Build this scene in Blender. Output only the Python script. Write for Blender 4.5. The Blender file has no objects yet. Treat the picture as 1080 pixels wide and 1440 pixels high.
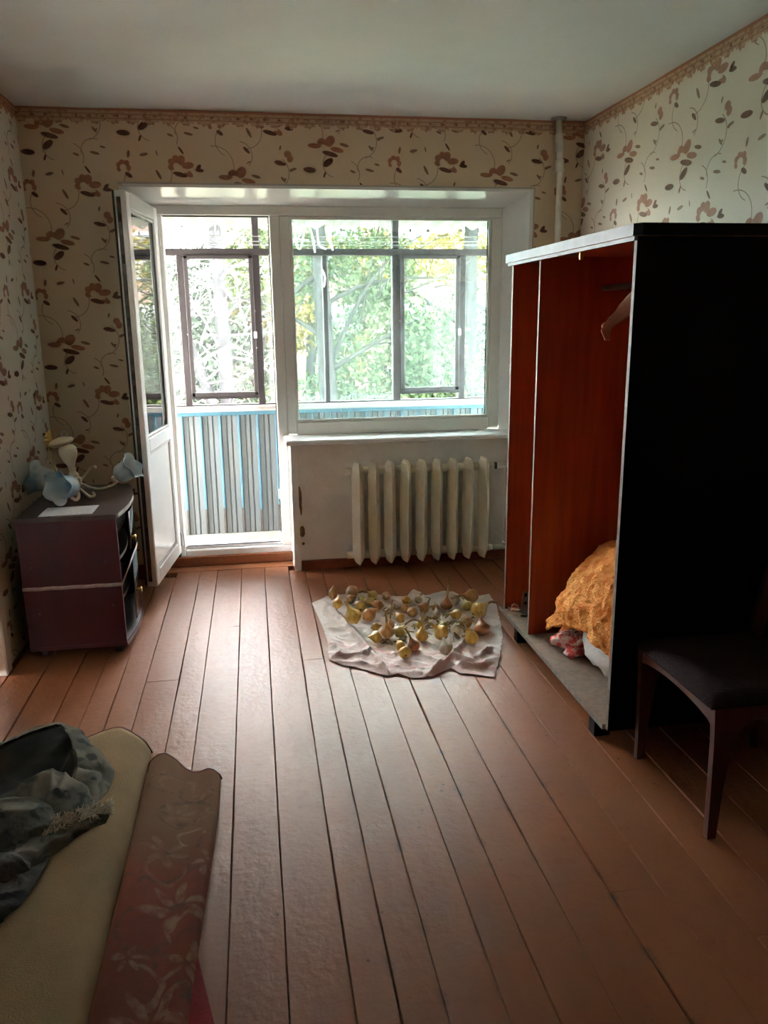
import bpy, math, random
import numpy as np
from mathutils import Vector, Matrix, noise
random.seed(7)
S = bpy.context.scene
COL = S.collection
PI = math.pi

# ------------------------------------------------------------------ camera
cam = bpy.data.objects.new('camera', bpy.data.cameras.new('camera'))
COL.objects.link(cam)
YAW, PITCH, ROLL, FPX = 0.1583, 0.2393, -0.0115, 1121.15
fw = Vector((math.sin(YAW)*math.cos(PITCH), math.cos(YAW)*math.cos(PITCH), -math.sin(PITCH)))
rt = Vector((math.cos(YAW), -math.sin(YAW), 0)); up = rt.cross(fw)
r2 = rt*math.cos(ROLL) + up*math.sin(ROLL); u2 = -rt*math.sin(ROLL) + up*math.cos(ROLL)
M = Matrix((r2, u2, -fw)).transposed().to_4x4(); M.translation = Vector((1.207, -4.5618, 1.456))
cam.matrix_world = M
cam.data.sensor_fit = 'VERTICAL'; cam.data.sensor_height = 36.0; cam.data.lens = FPX/1440*36.0
cam.data.clip_start = 0.02
S.camera = cam

# ------------------------------------------------------------------ sky and exposure
SKY = 36.0
w = bpy.data.worlds.new('overcast_sky'); S.world = w; w.use_nodes = True
bg = w.node_tree.nodes['Background']; bg.inputs[0].default_value = (0.985, 0.965, 0.975, 1); bg.inputs[1].default_value = SKY
S.view_settings.view_transform = 'Standard'; S.view_settings.look = 'None'
S.view_settings.gamma = 1.0; S.view_settings.use_curve_mapping = False
S.view_settings.exposure = 0.98
S.cycles.max_bounces = 14; S.cycles.diffuse_bounces = 7; S.cycles.glossy_bounces = 4
S.cycles.transparent_max_bounces = 24; S.cycles.sample_clamp_indirect = 30.0
S.cycles.caustics_reflective = False; S.cycles.caustics_refractive = False

# ------------------------------------------------------------------ node helpers
def newmat(name):
    m = bpy.data.materials.new(name); m.use_nodes = True
    nt = m.node_tree; b = nt.nodes['Principled BSDF']
    return m, nt, b
def N(nt, typ, **kw):
    n = nt.nodes.new(typ)
    for k, v in kw.items(): setattr(n, k, v)
    return n
def math_(nt, op, a, b=None, c=None):
    n = nt.nodes.new('ShaderNodeMath'); n.operation = op
    for i, x in enumerate((a, b, c)):
        if x is None: continue
        if isinstance(x, (int, float)): n.inputs[i].default_value = x
        else: nt.links.new(x, n.inputs[i])
    return n.outputs[0]
def mixc(nt, fac, a, b, mode='MIX'):
    n = nt.nodes.new('ShaderNodeMix'); n.data_type = 'RGBA'; n.blend_type = mode
    for i, x in ((0, fac), (6, a), (7, b)):
        if isinstance(x, (int, float)): n.inputs[i].default_value = x
        elif isinstance(x, tuple): n.inputs[i].default_value = (*x[:3], 1)
        else: nt.links.new(x, n.inputs[i])
    return n.outputs[2]
def noise_(nt, scale, detail=3, vec=None, rough=.55):
    n = nt.nodes.new('ShaderNodeTexNoise'); n.inputs['Scale'].default_value = scale
    n.inputs['Detail'].default_value = detail; n.inputs['Roughness'].default_value = rough
    if vec is None:
        tc = nt.nodes.new('ShaderNodeTexCoord'); vec = tc.outputs['Object']
    nt.links.new(vec, n.inputs['Vector'])
    return n.outputs['Fac']
def ramp(nt, fac, lo, hi):
    n = nt.nodes.new('ShaderNodeMapRange'); nt.links.new(fac, n.inputs[0])
    n.inputs[1].default_value = lo; n.inputs[2].default_value = hi
    return n.outputs[0]
def scaled(nt, sc, src='Object'):
    tc = nt.nodes.new('ShaderNodeTexCoord'); mp = nt.nodes.new('ShaderNodeMapping')
    mp.inputs['Scale'].default_value = sc; nt.links.new(tc.outputs[src], mp.inputs['Vector'])
    return mp.outputs[0]
def bump(nt, b, h, strength=.3, dist=.01):
    n = nt.nodes.new('ShaderNodeBump'); n.inputs['Strength'].default_value = strength
    n.inputs['Distance'].default_value = dist
    nt.links.new(h, n.inputs['Height']); nt.links.new(n.outputs[0], b.inputs['Normal'])
def mat(name, col, col2=None, rough=.5, scale=8, bumps=0, bscale=60, metal=0, spec=.5, stretch=(1, 1, 1), lo=.35, hi=.65, detail=3):
    m, nt, b = newmat(name)
    b.inputs['Roughness'].default_value = rough; b.inputs['Metallic'].default_value = metal
    b.inputs['Specular IOR Level'].default_value = spec
    if col2 is None: col2 = tuple(c*.86 for c in col)
    f = ramp(nt, noise_(nt, scale, detail, scaled(nt, stretch)), lo, hi)
    nt.links.new(mixc(nt, f, col, col2), b.inputs['Base Color'])
    if bumps: bump(nt, b, noise_(nt, bscale, 3, scaled(nt, stretch)), bumps)
    return m

# ------------------------------------------------------------------ mesh helpers
class MB:
    def __init__(s): s.v = []; s.f = []; s.mi = []; s.sm = []
    def add(s, vs, fs, mi=0, smooth=False):
        o = len(s.v); s.v += [tuple(p) for p in vs]
        for f in fs: s.f.append(tuple(i+o for i in f)); s.mi.append(mi); s.sm.append(smooth)
        return s
    def box(s, a, b, mi=0, mis=None):
        (x0, y0, z0), (x1, y1, z1) = a, b
        vs = [(x0,y0,z0),(x1,y0,z0),(x1,y1,z0),(x0,y1,z0),(x0,y0,z1),(x1,y0,z1),(x1,y1,z1),(x0,y1,z1)]
        fs = [(0,3,2,1),(4,5,6,7),(0,1,5,4),(1,2,6,5),(2,3,7,6),(3,0,4,7)]   # -z +z -y +x +y -x
        for i, f in enumerate(fs): s.add([vs[j] for j in f], [(0,1,2,3)], mi if mis is None else mis[i])
        return s
    def bbox(s, a, b, c=.004, mi=0, mat=None):
        """bevelled box, optional matrix"""
        x0,y0,z0 = a; x1,y1,z1 = b
        c = min(c, (x1-x0)*.45, (y1-y0)*.45, (z1-z0)*.45)
        vs = []; idx = {}
        for ix in (0,1):
            for iy in (0,1):
                for iz in (0,1):
                    X = (x0,x1)[ix]; Y = (y0,y1)[iy]; Z = (z0,z1)[iz]
                    sx = (1,-1)[ix]*c; sy = (1,-1)[iy]*c; sz = (1,-1)[iz]*c
                    for k,p in enumerate(((X, Y+sy, Z+sz),(X+sx, Y, Z+sz),(X+sx, Y+sy, Z))):
                        idx[(ix,iy,iz,k)] = len(vs); vs.append(p)
        I = lambda x,y,z,k: idx[(x,y,z,k)]
        fs = []
        fs.append([I(0,0,0,0),I(0,0,1,0),I(0,1,1,0),I(0,1,0,0)]); fs.append([I(1,0,0,0),I(1,1,0,0),I(1,1,1,0),I(1,0,1,0)])
        fs.append([I(0,0,0,1),I(1,0,0,1),I(1,0,1,1),I(0,0,1,1)]); fs.append([I(0,1,0,1),I(0,1,1,1),I(1,1,1,1),I(1,1,0,1)])
        fs.append([I(0,0,0,2),I(0,1,0,2),I(1,1,0,2),I(1,0,0,2)]); fs.append([I(0,0,1,2),I(1,0,1,2),I(1,1,1,2),I(0,1,1,2)])
        for x in (0,1):
            for y in (0,1): fs.append([I(x,y,0,0),I(x,y,0,1),I(x,y,1,1),I(x,y,1,0)])
            for z in (0,1): fs.append([I(x,0,z,0),I(x,0,z,2),I(x,1,z,2),I(x,1,z,0)])
        for y in (0,1):
            for z in (0,1): fs.append([I(0,y,z,1),I(0,y,z,2),I(1,y,z,2),I(1,y,z,1)])
        for x in (0,1):
            for y in (0,1):
                for z in (0,1): fs.append([I(x,y,z,0),I(x,y,z,1),I(x,y,z,2)])
        cen = Vector(((x0+x1)/2,(y0+y1)/2,(z0+z1)/2))
        out = []
        for f in fs:
            P = [Vector(vs[i]) for i in f]; n = (P[1]-P[0]).cross(P[2]-P[0])
            fc = sum(P, Vector())/len(P)
            out.append(tuple(f) if n.dot(fc-cen) > 0 else tuple(reversed(f)))
        if mat is not None: vs = [mat @ Vector(p) for p in vs]
        return s.add(vs, out, mi)
    def prism(s, poly, d, mi=0, smooth=False):
        """poly: list of 3D points, extruded by vector d"""
        n = len(poly); d = Vector(d); P = [Vector(p) for p in poly]
        vs = P + [p+d for p in P]
        nr = sum(((P[i]).cross(P[(i+1) % n]) for i in range(n)), Vector())
        fs = [tuple(reversed(range(n))), tuple(range(n, 2*n))] + [(i, (i+1) % n, (i+1) % n+n, i+n) for i in range(n)]
        if nr.dot(d) < 0: fs = [tuple(reversed(f)) for f in fs]
        return s.add(vs, fs, mi, smooth)
    def tube(s, path, r, n=10, mi=0, cap=True, smooth=True):
        P = [Vector(p) for p in path]; m = len(P)
        R = r if isinstance(r, (list, tuple)) else [r]*m
        vs = []; prev = None
        for i in range(m):
            t = (P[min(i+1, m-1)]-P[max(i-1, 0)]).normalized()
            if prev is None:
                a = Vector((0, 0, 1)) if abs(t.z) < .9 else Vector((1, 0, 0)); x = t.cross(a).normalized()
            else: x = (prev - t*prev.dot(t)).normalized()
            prev = x; y = t.cross(x)
            for k in range(n):
                a = 2*PI*k/n; vs.append(P[i]+(x*math.cos(a)+y*math.sin(a))*R[i])
        fs = [(i*n+k, i*n+(k+1) % n, (i+1)*n+(k+1) % n, (i+1)*n+k) for i in range(m-1) for k in range(n)]
        if cap: fs += [tuple(reversed(range(n))), tuple(range((m-1)*n, m*n))]
        return s.add(vs, fs, mi, smooth)
    def lathe(s, prof, n=24, mat=None, mi=0, fn=None, smooth=True):
        """prof: (r,z) bottom to top"""
        vs = []
        for r, z in prof:
            for k in range(n):
                a = 2*PI*k/n; rr = r; zz = z
                if fn: rr, zz = fn(r, z, a)
                vs.append(Vector((rr*math.cos(a), rr*math.sin(a), zz)))
        if mat is not None: vs = [mat @ v for v in vs]
        m = len(prof)
        fs = [(i*n+k, i*n+(k+1) % n, (i+1)*n+(k+1) % n, (i+1)*n+k) for i in range(m-1) for k in range(n)]
        return s.add(vs, fs, mi, smooth)
    def grid(s, pts, mi=0, smooth=True, flip=False):
        m = len(pts); n = len(pts[0]); vs = [p for row in pts for p in row]
        fs = [(i*n+j, (i+1)*n+j, (i+1)*n+j+1, i*n+j+1) for i in range(m-1) for j in range(n-1)]
        if flip: fs = [tuple(reversed(f)) for f in fs]
        return s.add(vs, fs, mi, smooth)
    def build(s, name, mats, parent=None, uv=None):
        me = bpy.data.meshes.new(name); me.from_pydata(s.v, [], s.f); 
        for m in (mats if isinstance(mats, (list, tuple)) else [mats]): me.materials.append(m)
        me.polygons.foreach_set('material_index', s.mi); me.polygons.foreach_set('use_smooth', s.sm)
        me.update()
        o = bpy.data.objects.new(name, me); COL.objects.link(o)
        if parent is not None: o.parent = parent
        return o
def tag(o, label=None, cat=None, group=None, kind=None):
    if label: o['label'] = label
    if cat: o['category'] = cat
    if group: o['group'] = group
    if kind: o['kind'] = kind
    return o
def empty(name, loc, label, cat, group=None, rz=0, kind=None):
    o = bpy.data.objects.new(name, None); o.location = loc; o.rotation_euler = (0, 0, rz); o.empty_display_size = .1
    COL.objects.link(o); return tag(o, label, cat, group, kind)
def copyo(o, parent=None, name=None):
    c = o.copy(); COL.objects.link(c)
    if parent is not None: c.parent = parent
    return c
def offs(root, mb):
    """shift builder verts to the local frame of an unrotated root"""
    l = Vector(root.location); mb.v = [tuple(Vector(p)-l) for p in mb.v]; return mb
def catmull(ctrl, mu, nv):
    """smooth surface through a control grid"""
    def cr(p0, p1, p2, p3, t):
        return .5*((2*p1)+(p2-p0)*t+(2*p0-5*p1+4*p2-p3)*t*t+(3*p1-p0-3*p2+p3)*t**3)
    def curve(P, n):
        m = len(P)-1; out = []
        for k in range(n+1):
            u = k/n*m; i = min(int(u), m-1); t = u-i
            p0 = P[i-1] if i > 0 else 2*P[0]-P[1]
            p3 = P[i+2] if i+2 <= m else 2*P[m]-P[m-1]
            out.append(cr(p0, P[i], P[i+1], p3, t))
        return out
    C = [[Vector(p) for p in row] for row in ctrl]
    rows = [curve(r, nv) for r in C]
    cols = [curve([rows[i][j] for i in range(len(rows))], mu) for j in range(nv+1)]
    return [[cols[j][i] for j in range(nv+1)] for i in range(mu+1)]
def fbm(p, s=1., o=3): return noise.fractal(Vector(p)*s, 1.0, 2.0, o)

# ------------------------------------------------------------------ wallpaper
def wallpaper(name, axis, u0, W, offlist, zref, tint=(.77, .62, .45), light_fade=0.0):  # tint and print strength carry how light falls on each wall
    """node-built printed wallpaper: strips W wide, flowers repeated every P in height"""
    m, nt, b = newmat(name); P = .535
    geo = N(nt, 'ShaderNodeNewGeometry'); sx = N(nt, 'ShaderNodeSeparateXYZ'); nt.links.new(geo.outputs['Position'], sx.inputs[0])
    src = sx.outputs['X'] if axis == 'x' else sx.outputs['Y']
    sgn = -1 if axis == '-y' else 1
    k0 = .472/W
    u = math_(nt, 'MULTIPLY', math_(nt, 'SUBTRACT', src, u0), sgn*k0)          # canonical strip width .472
    v = sx.outputs['Z']
    ks = math_(nt, 'DIVIDE', u, .472); k = math_(nt, 'FLOOR', ks)
    ul = math_(nt, 'SUBTRACT', math_(nt, 'SUBTRACT', u, math_(nt, 'MULTIPLY', k, .472)), .323)
    off = None
    for i, o in enumerate(offlist):
        t = math_(nt, 'MULTIPLY', math_(nt, 'COMPARE', k, i, .5), o)
        off = t if off is None else math_(nt, 'ADD', off, t)
    vv = math_(nt, 'SUBTRACT', math_(nt, 'SUBTRACT', v, zref), off)
    vw = math_(nt, 'WRAP', vv, .105, .105-P)
    cv = N(nt, 'ShaderNodeCombineXYZ'); nt.links.new(ul, cv.inputs[0]); nt.links.new(vw, cv.inputs[1])
    def layer(items):
        cur = None
        for (cx, cy, a, bb, ang) in items:
            mp = N(nt, 'ShaderNodeMapping', vector_type='TEXTURE')
            mp.inputs['Location'].default_value = (cx, cy, 0); mp.inputs['Rotation'].default_value = (0, 0, math.radians(ang))
            mp.inputs['Scale'].default_value = (a, bb, 1); nt.links.new(cv.outputs[0], mp.inputs['Vector'])
            vm = N(nt, 'ShaderNodeVectorMath', operation='LENGTH'); nt.links.new(mp.outputs[0], vm.inputs[0])
            cur = vm.outputs['Value'] if cur is None else math_(nt, 'MINIMUM', cur, vm.outputs['Value'])
        return ramp(nt, cur, 1.06, .94)
    B = (-.17, -.266); C = (-.272, -.01); D = (.096, -.155)
    def pet(c, th, ln, wd, r0=.016):
        t = math.radians(th); return (c[0]+math.cos(t)*(r0+ln*.75), c[1]+math.sin(t)*(r0+ln*.75), ln, wd, th)
    A0 = (0, 0)
    fl = [pet(A0,145,.021,.017),pet(A0,100,.022,.018),pet(A0,58,.025,.021),pet(A0,5,.031,.017,.03),pet(A0,188,.018,.016),pet(A0,-33,.026,.014,.045),
          pet(B,135,.020,.022),pet(B,50,.031,.023,.014),pet(B,176,.034,.012,.035),pet(B,-12,.036,.013,.035),pet(B,85,.018,.016,.006),
          pet(C,150,.012,.013),pet(C,100,.013,.014),pet(C,50,.015,.014),pet(C,0,.013,.014),pet(C,200,.010,.012),
          pet(D,70,.017,.018,0),pet(D,-35,.015,.018,.008)]
    dk = [(.012,-.040,.040,.012,-14),(.108,-.004,.018,.010,50),(.112,-.018,.024,.010,-5),(B[0]+.024,B[1]-.034,.046,.013,-14),(B[0]+.012,B[1]-.077,.033,.017,38),(B[0]-.088,B[1]-.114,.036,.014,-4),
          (B[0]-.008,B[1]-.138,.017,.006,70),(C[0]+.026,C[1]-.036,.020,.010,-35),(.023,.077,.024,.006,-55),(-.113,-.127,.024,.009,-45),(D[0]-.036,D[1]-.032,.034,.011,-12)]
    lf = [(C[0]+.03,C[1]+.065,.02,.008,80),(-.165,.054,.024,.009,12),(-.1,.062,.016,.004,100),(-.097,-.042,.030,.009,-62),(-.07,-.255,.028,.009,-15),
          (.073,-.268,.020,.007,-50),(.126,-.217,.023,.008,15),(.106,-.349,.016,.006,-15),(.066,-.378,.027,.008,-12),(-.026,-.386,.018,.007,-20),
          (.063,-.112,.014,.006,75),(.117,-.224,.010,.006,20),(.08,-.268,.012,.006,20),(-.105,-.186,.014,.004,25)]
    lf = [(x, y, a*.88, b_*.85, g) for x, y, a, b_, g in lf]; dk = [(x, y, a*.92, b_*.92, g) for x, y, a, b_, g in dk]
    def arcs(items):
        """thin curved stems: the part of a ring within 60 degrees of its middle direction"""
        cur = None
        for (cx, cy, rad, mid) in items:
            mp = N(nt, 'ShaderNodeMapping', vector_type='TEXTURE')
            mp.inputs['Location'].default_value = (cx, cy, 0); mp.inputs['Rotation'].default_value = (0, 0, math.radians(mid-90)); mp.inputs['Scale'].default_value = (rad, rad, 1)
            nt.links.new(cv.outputs[0], mp.inputs['Vector']); vm = N(nt, 'ShaderNodeVectorMath', operation='LENGTH'); nt.links.new(mp.outputs[0], vm.inputs[0])
            sp_ = N(nt, 'ShaderNodeSeparateXYZ'); nt.links.new(mp.outputs[0], sp_.inputs[0])
            e = math_(nt, 'MULTIPLY', math_(nt, 'COMPARE', vm.outputs['Value'], 1.0, .0022/rad), math_(nt, 'GREATER_THAN', sp_.outputs['Y'], .45))
            cur = e if cur is None else math_(nt, 'MAXIMUM', cur, e)
        return cur
    st = [(-.115, -.035, .085, -35), (-.155, -.155, .07, 20), (.02, -.235, .085, -10), (.06, -.37, .06, 130), (-.06, -.40, .07, 5), (B[0]+.05, B[1]-.085, .065, 195), (C[0]+.075, C[1]-.075, .075, 185), (C[0]-.01, C[1]-.20, .10, 35)]
    holes = layer([(-.004,-.001,.017,.018,0),(C[0],C[1],.017,.017,0),(.035,-.022,.02,.008,-10),(B[0]-.005,B[1]+.003,.02,.008,-20)])
    tone = noise_(nt, 3.2, 4); fine = noise_(nt, 90, 2)
    basec = mixc(nt, ramp(nt, tone, .3, .7), tint, tuple(c*k for c, k in zip(tint, (.93, .91, .86))))
    basec = mixc(nt, math_(nt, 'MULTIPLY', fine, .18), basec, tuple(c*.7 for c in tint))
    var = ramp(nt, noise_(nt, 28, 2), .35, .65)
    cf = mixc(nt, var, (.44, .175, .10), (.31, .12, .07)); cd = mixc(nt, var, (.20, .085, .055), (.125, .055, .04))
    cl = mixc(nt, var, (.30, .19, .115), (.21, .13, .08)); cs = (.30, .21, .14)
    c = mixc(nt, math_(nt, 'MULTIPLY', arcs(st), .8), basec, cs)
    c = mixc(nt, math_(nt, 'MULTIPLY', layer(lf), 1-light_fade), c, cl)
    c = mixc(nt, math_(nt, 'MULTIPLY', layer(fl), .92-light_fade), c, cf)
    c = mixc(nt, math_(nt, 'MULTIPLY', holes, .9), c, basec)
    c = mixc(nt, math_(nt, 'MULTIPLY', layer(dk), 1-light_fade), c, cd)
    # lace border below the ceiling
    ub = math_(nt, 'MULTIPLY', math_(nt, 'SUBTRACT', src, u0), 1.0)
    tri = math_(nt, 'PINGPONG', ub, .045); t2 = math_(nt, 'PINGPONG', math_(nt, 'ADD', ub, .01), .0125)
    edge = math_(nt, 'ADD', 2.440, math_(nt, 'ADD', math_(nt, 'MULTIPLY', tri, -.5), math_(nt, 'MULTIPLY', t2, .8)))
    inb = ramp(nt, math_(nt, 'SUBTRACT', v, edge), -.001, .001)
    dots = N(nt, 'ShaderNodeTexVoronoi'); dots.inputs['Scale'].default_value = 38; nt.links.new(geo.outputs['Position'], dots.inputs['Vector'])
    lace = ramp(nt, dots.outputs['Distance'], .25, .5)
    band = math_(nt, 'PINGPONG', math_(nt, 'SUBTRACT', v, 2.452), .0105)
    bc = mixc(nt, lace, (.42, .24, .155), (.58, .40, .27))
    bc = mixc(nt, ramp(nt, band, .0035, .001), bc, (.40, .2, .12))
    sp = math_(nt, 'MULTIPLY', math_(nt, 'COMPARE', math_(nt, 'PINGPONG', ub, .034), .03, .007), math_(nt, 'COMPARE', v, 2.464, .006)); sp = math_(nt, 'MULTIPLY', sp, ramp(nt, noise_(nt, 60, 2), .42, .58))
    bc = mixc(nt, sp, bc, (.20, .11, .07))
    top = ramp(nt, v, 2.485, 2.49)
    bc = mixc(nt, top, bc, (.42, .2, .12))
    c = mixc(nt, inb, c, bc)
    nt.links.new(c, b.inputs['Base Color']); b.inputs['Roughness'].default_value = .75; b.inputs['Specular IOR Level'].default_value = .25
    bump(nt, b, noise_(nt, 5, 3), .25, .02)
    return m

M_wall_b = wallpaper('wallpaper_back', 'x', .074, .472, [2.131, 2.231, 2.442, 2.07, 2.275, 2.475], 0)  # browner copy of the paper: shade and floor bounce put into the tint
M_wall_r = wallpaper('wallpaper_right', '-y', .192, .555, [2.311, 2.498, 2.39, 2.03, 2.2, 2.45], 0, (.79, .72, .63), .12)  # paler copy, weaker print: window light put into the colour
M_wall_l = wallpaper('wallpaper_left', 'y', -3.36, .555, [2.1, 2.3, 2.42, 2.2, 2.3, 2.13, 2.35], 0, (.88, .84, .77), .05)  # palest copy: light reaching this wall is put into the tint
M_ceil = mat('ceiling_paint', (.84, .86, .865), (.79, .81, .815), .8, 2.2, .15, 14)
M_plast = mat('painted_plaster', (.84, .83, .78), (.74, .73, .68), .55, 5, .5, 30)
M_pvc = mat('white_pvc', (.88, .89, .88), (.84, .85, .84), .14, 3)
M_sillm = mat('white_sill', (.85, .87, .86), (.8, .82, .81), .18, 3)
M_frame = mat('window_frame_pvc', (.83, .83, .78), (.78, .78, .73), .3, 3)
M_reddark = mat('red_baseboard_paint', (.30, .075, .03), (.2, .05, .025), .35, 9, .3, 30)
M_rad = mat('radiator_enamel', (.78, .75, .62), (.70, .655, .5), .35, 5, .15, 40, lo=.4, hi=.75)
M_pipe = mat('pipe_enamel', (.78, .77, .70), (.68, .66, .58), .35, 9)
M_black = mat('black_plastic', (.012, .012, .012), (.02, .02, .02), .4, 9)
M_rubber = mat('dark_gasket', (.02, .025, .02), (.05, .045, .04), .6, 30)
M_lock = mat('lock_strip_metal', (.13, .12, .10), (.05, .045, .04), .45, 25, metal=.3)
M_steel = mat('galvanised_steel', (.55, .58, .56), (.38, .40, .39), .35, 18, metal=.25)
M_brass = mat('brass', (.85, .62, .22), (.7, .48, .14), .3, 9, metal=.6)
M_bwood = mat('balcony_brown_wood', (.03, .021, .019), (.019, .013, .012), .6, 14, .3, 30, stretch=(1, 1, .2))

def glass(name, tint, milk, gloss=.06, milkcol=(.85, .95, .95), rough=.02):
    m, nt, b = newmat(name); nt.nodes.remove(b); out = nt.nodes['Material Output']
    tr = N(nt, 'ShaderNodeBsdfTransparent'); tr.inputs[0].default_value = (*tint, 1)
    tl = N(nt, 'ShaderNodeBsdfTranslucent'); tl.inputs[0].default_value = (*milkcol, 1)
    gl = N(nt, 'ShaderNodeBsdfGlossy'); gl.inputs['Roughness'].default_value = rough
    fr = N(nt, 'ShaderNodeFresnel'); fr.inputs[0].default_value = 1.45
    m1 = N(nt, 'ShaderNodeMixShader'); m2 = N(nt, 'ShaderNodeMixShader')
    f = math_(nt, 'MULTIPLY', ramp(nt, noise_(nt, 6, 4), .2, .8), milk*.6); f = math_(nt, 'ADD', f, milk*.7)
    nt.links.new(f, m1.inputs[0]); nt.links.new(tr.outputs[0], m1.inputs[1]); nt.links.new(tl.outputs[0], m1.inputs[2])
    nt.links.new(math_(nt, 'ADD', fr.outputs[0], gloss-.04), m2.inputs[0]); nt.links.new(m1.outputs[0], m2.inputs[1]); nt.links.new(gl.outputs[0], m2.inputs[2])
    nt.links.new(m2.outputs[0], out.inputs['Surface'])
    return m
M_glass_win = glass('hazy_double_glazing', (.87, .975, .965), .011, .05, (.7, .88, .9))
M_glass_leaf = glass('door_double_glazing', (.70, .86, .85), .05, .14)
M_glass_balc = glass('balcony_pane_glass', (.96, .98, .98), .012)

# ------------------------------------------------------------------ room shell
XL, XR, YB, H = .1, 3.09, -5.35, 2.5
root = MB()
root.box((XL-.2, .0, -.05), (.588, .3, H)); root.box((.588, 0, 2.132), (2.80, .3, H)); root.box((2.80, 0, -.05), (XR+.2, .3, H))
o = root.build('wall_back', M_wall_b); tag(o, kind='structure')
ap = MB().box((1.432, .004, -.05), (2.80, .3, .752)); a = ap.build('window_apron', M_plast, o)
chip = mat('chipped_paint_patch', (.25, .15, .05), (.12, .07, .03), .8, 40)
for x, z, a_, b_ in ((1.437, .44, .012, .06), (1.445, .235, .016, .03), (1.45, .16, .007, .008), (1.443, .37, .006, .03)):
    q = MB(); n = 12
    q.prism([(x+a_*math.cos(t*2*PI/n)*(1+.3*random.random()), .003, z+b_*math.sin(t*2*PI/n)*(1+.3*random.random())) for t in range(n)], (0, -.0015, 0)); q.build('paint_chip', chip, o)
# left wall with a doorway near the camera
wl = MB(); wl.box((XL-.2, YB, -.05), (XL, -2.10, H)); wl.box((XL-.2, -2.10, 2.06), (XL, -1.22, H)); wl.box((XL-.2, -1.22, -.05), (XL, .0, H))
tag(wl.build('wall_left', M_wall_l), kind='structure')
tag(MB().box((XR, YB, -.05), (XR+.2, .0, H)).build('wall_right', M_wall_r), kind='structure')
tag(MB().box((XL-.2, YB-.2, -.05), (XR+.2, YB, H)).build('wall_rear', mat('brown_rear_wall', (.16, .11, .08), (.12, .08, .06), .8)), kind='structure')  # unseen wall, coloured dark to cut light bounced onto the foreground
# gently sagging ceiling
cp = [[Vector((XL-.2+(XR-XL+.4)*i/24, YB-.2+(.5-YB)*j/30, H+.006*fbm((i*.3, j*.3, 0), 1)*1.0)) for j in range(31)] for i in range(25)]
cb = MB().grid(cp, flip=True); cb.box((XL-.2, YB-.2, H+.02), (XR+.2, .3, H+.12))
tag(cb.build('ceiling', M_ceil), kind='structure')
# baseboards
tag(MB().bbox((1.436, -.012, 0), (XR, .004, .058), .004).build('baseboard_back', M_reddark), kind='structure')
tag(MB().bbox((XL, -.016, 0), (.585, 0, .09), .004).build('baseboard_left', mat('brown_baseboard_paint', (.16, .06, .03), None, .4)), kind='structure')
tag(MB().bbox((XR-.016, YB, 0), (XR, -.0, .09), .004).build('baseboard_right', mat('brown_baseboard_right', (.2, .07, .035), None, .4)), kind='structure')
# doorway casing and closed door on the left wall
tr = MB(); tr.bbox((XL-.03, -1.235, 0), (XL+.022, -1.165, 2.06), .006); tr.bbox((XL-.02, -1.165, 0), (XL+.010, -1.15, 2.06), .003)
tr.bbox((XL-.03, -2.16, 0), (XL+.022, -2.085, 2.06), .006); tr.bbox((XL-.03, -2.16, 2.0), (XL+.022, -1.165, 2.08), .006)
tag(tr.build('trim_2', mat('white_casing_paint', (.78, .78, .76), (.7, .7, .68), .35, 6)), kind='structure')
d2 = MB(); d2.bbox((XL-.12, -2.09, .01), (XL-.08, -1.235, 2.0), .004); tag(d2.build('door_2', M_pvc), kind='structure')
# reveals round the balcony opening
rv = MB()
rv.prism([(.585, -.006, 2.128), (.585, .22, 2.064), (.585, .22, 2.10), (.585, -.006, 2.142)], (2.197+.02, 0, 0))
rv.prism([(2.782, -.006, .78), (2.694, .22, .78), (2.80, .22, .78), (2.802, -.006, .78)], (0, 0, 1.36))
rv.prism([(.585, -.006, .05), (.705, .22, .05), (.57, .22, .05), (.568, -.006, .05)], (0, 0, 2.08))
rv.prism([(1.395, -.022, .0), (1.432, -.022, .0), (1.432, .2, 0), (1.392, .2, 0)], (0, 0, .752))
tag(rv.build('trim_1', M_pvc), kind='structure')
# thin grey caulk line over the opening
tag(MB().box((.56, -.004, 2.140), (2.815, 0, 2.152)).box((2.80, -.004, .8), (2.812, 0, 2.145)).build('trim_3', mat('grey_caulk', (.55, .5, .45), None, .7)), kind='structure')

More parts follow.
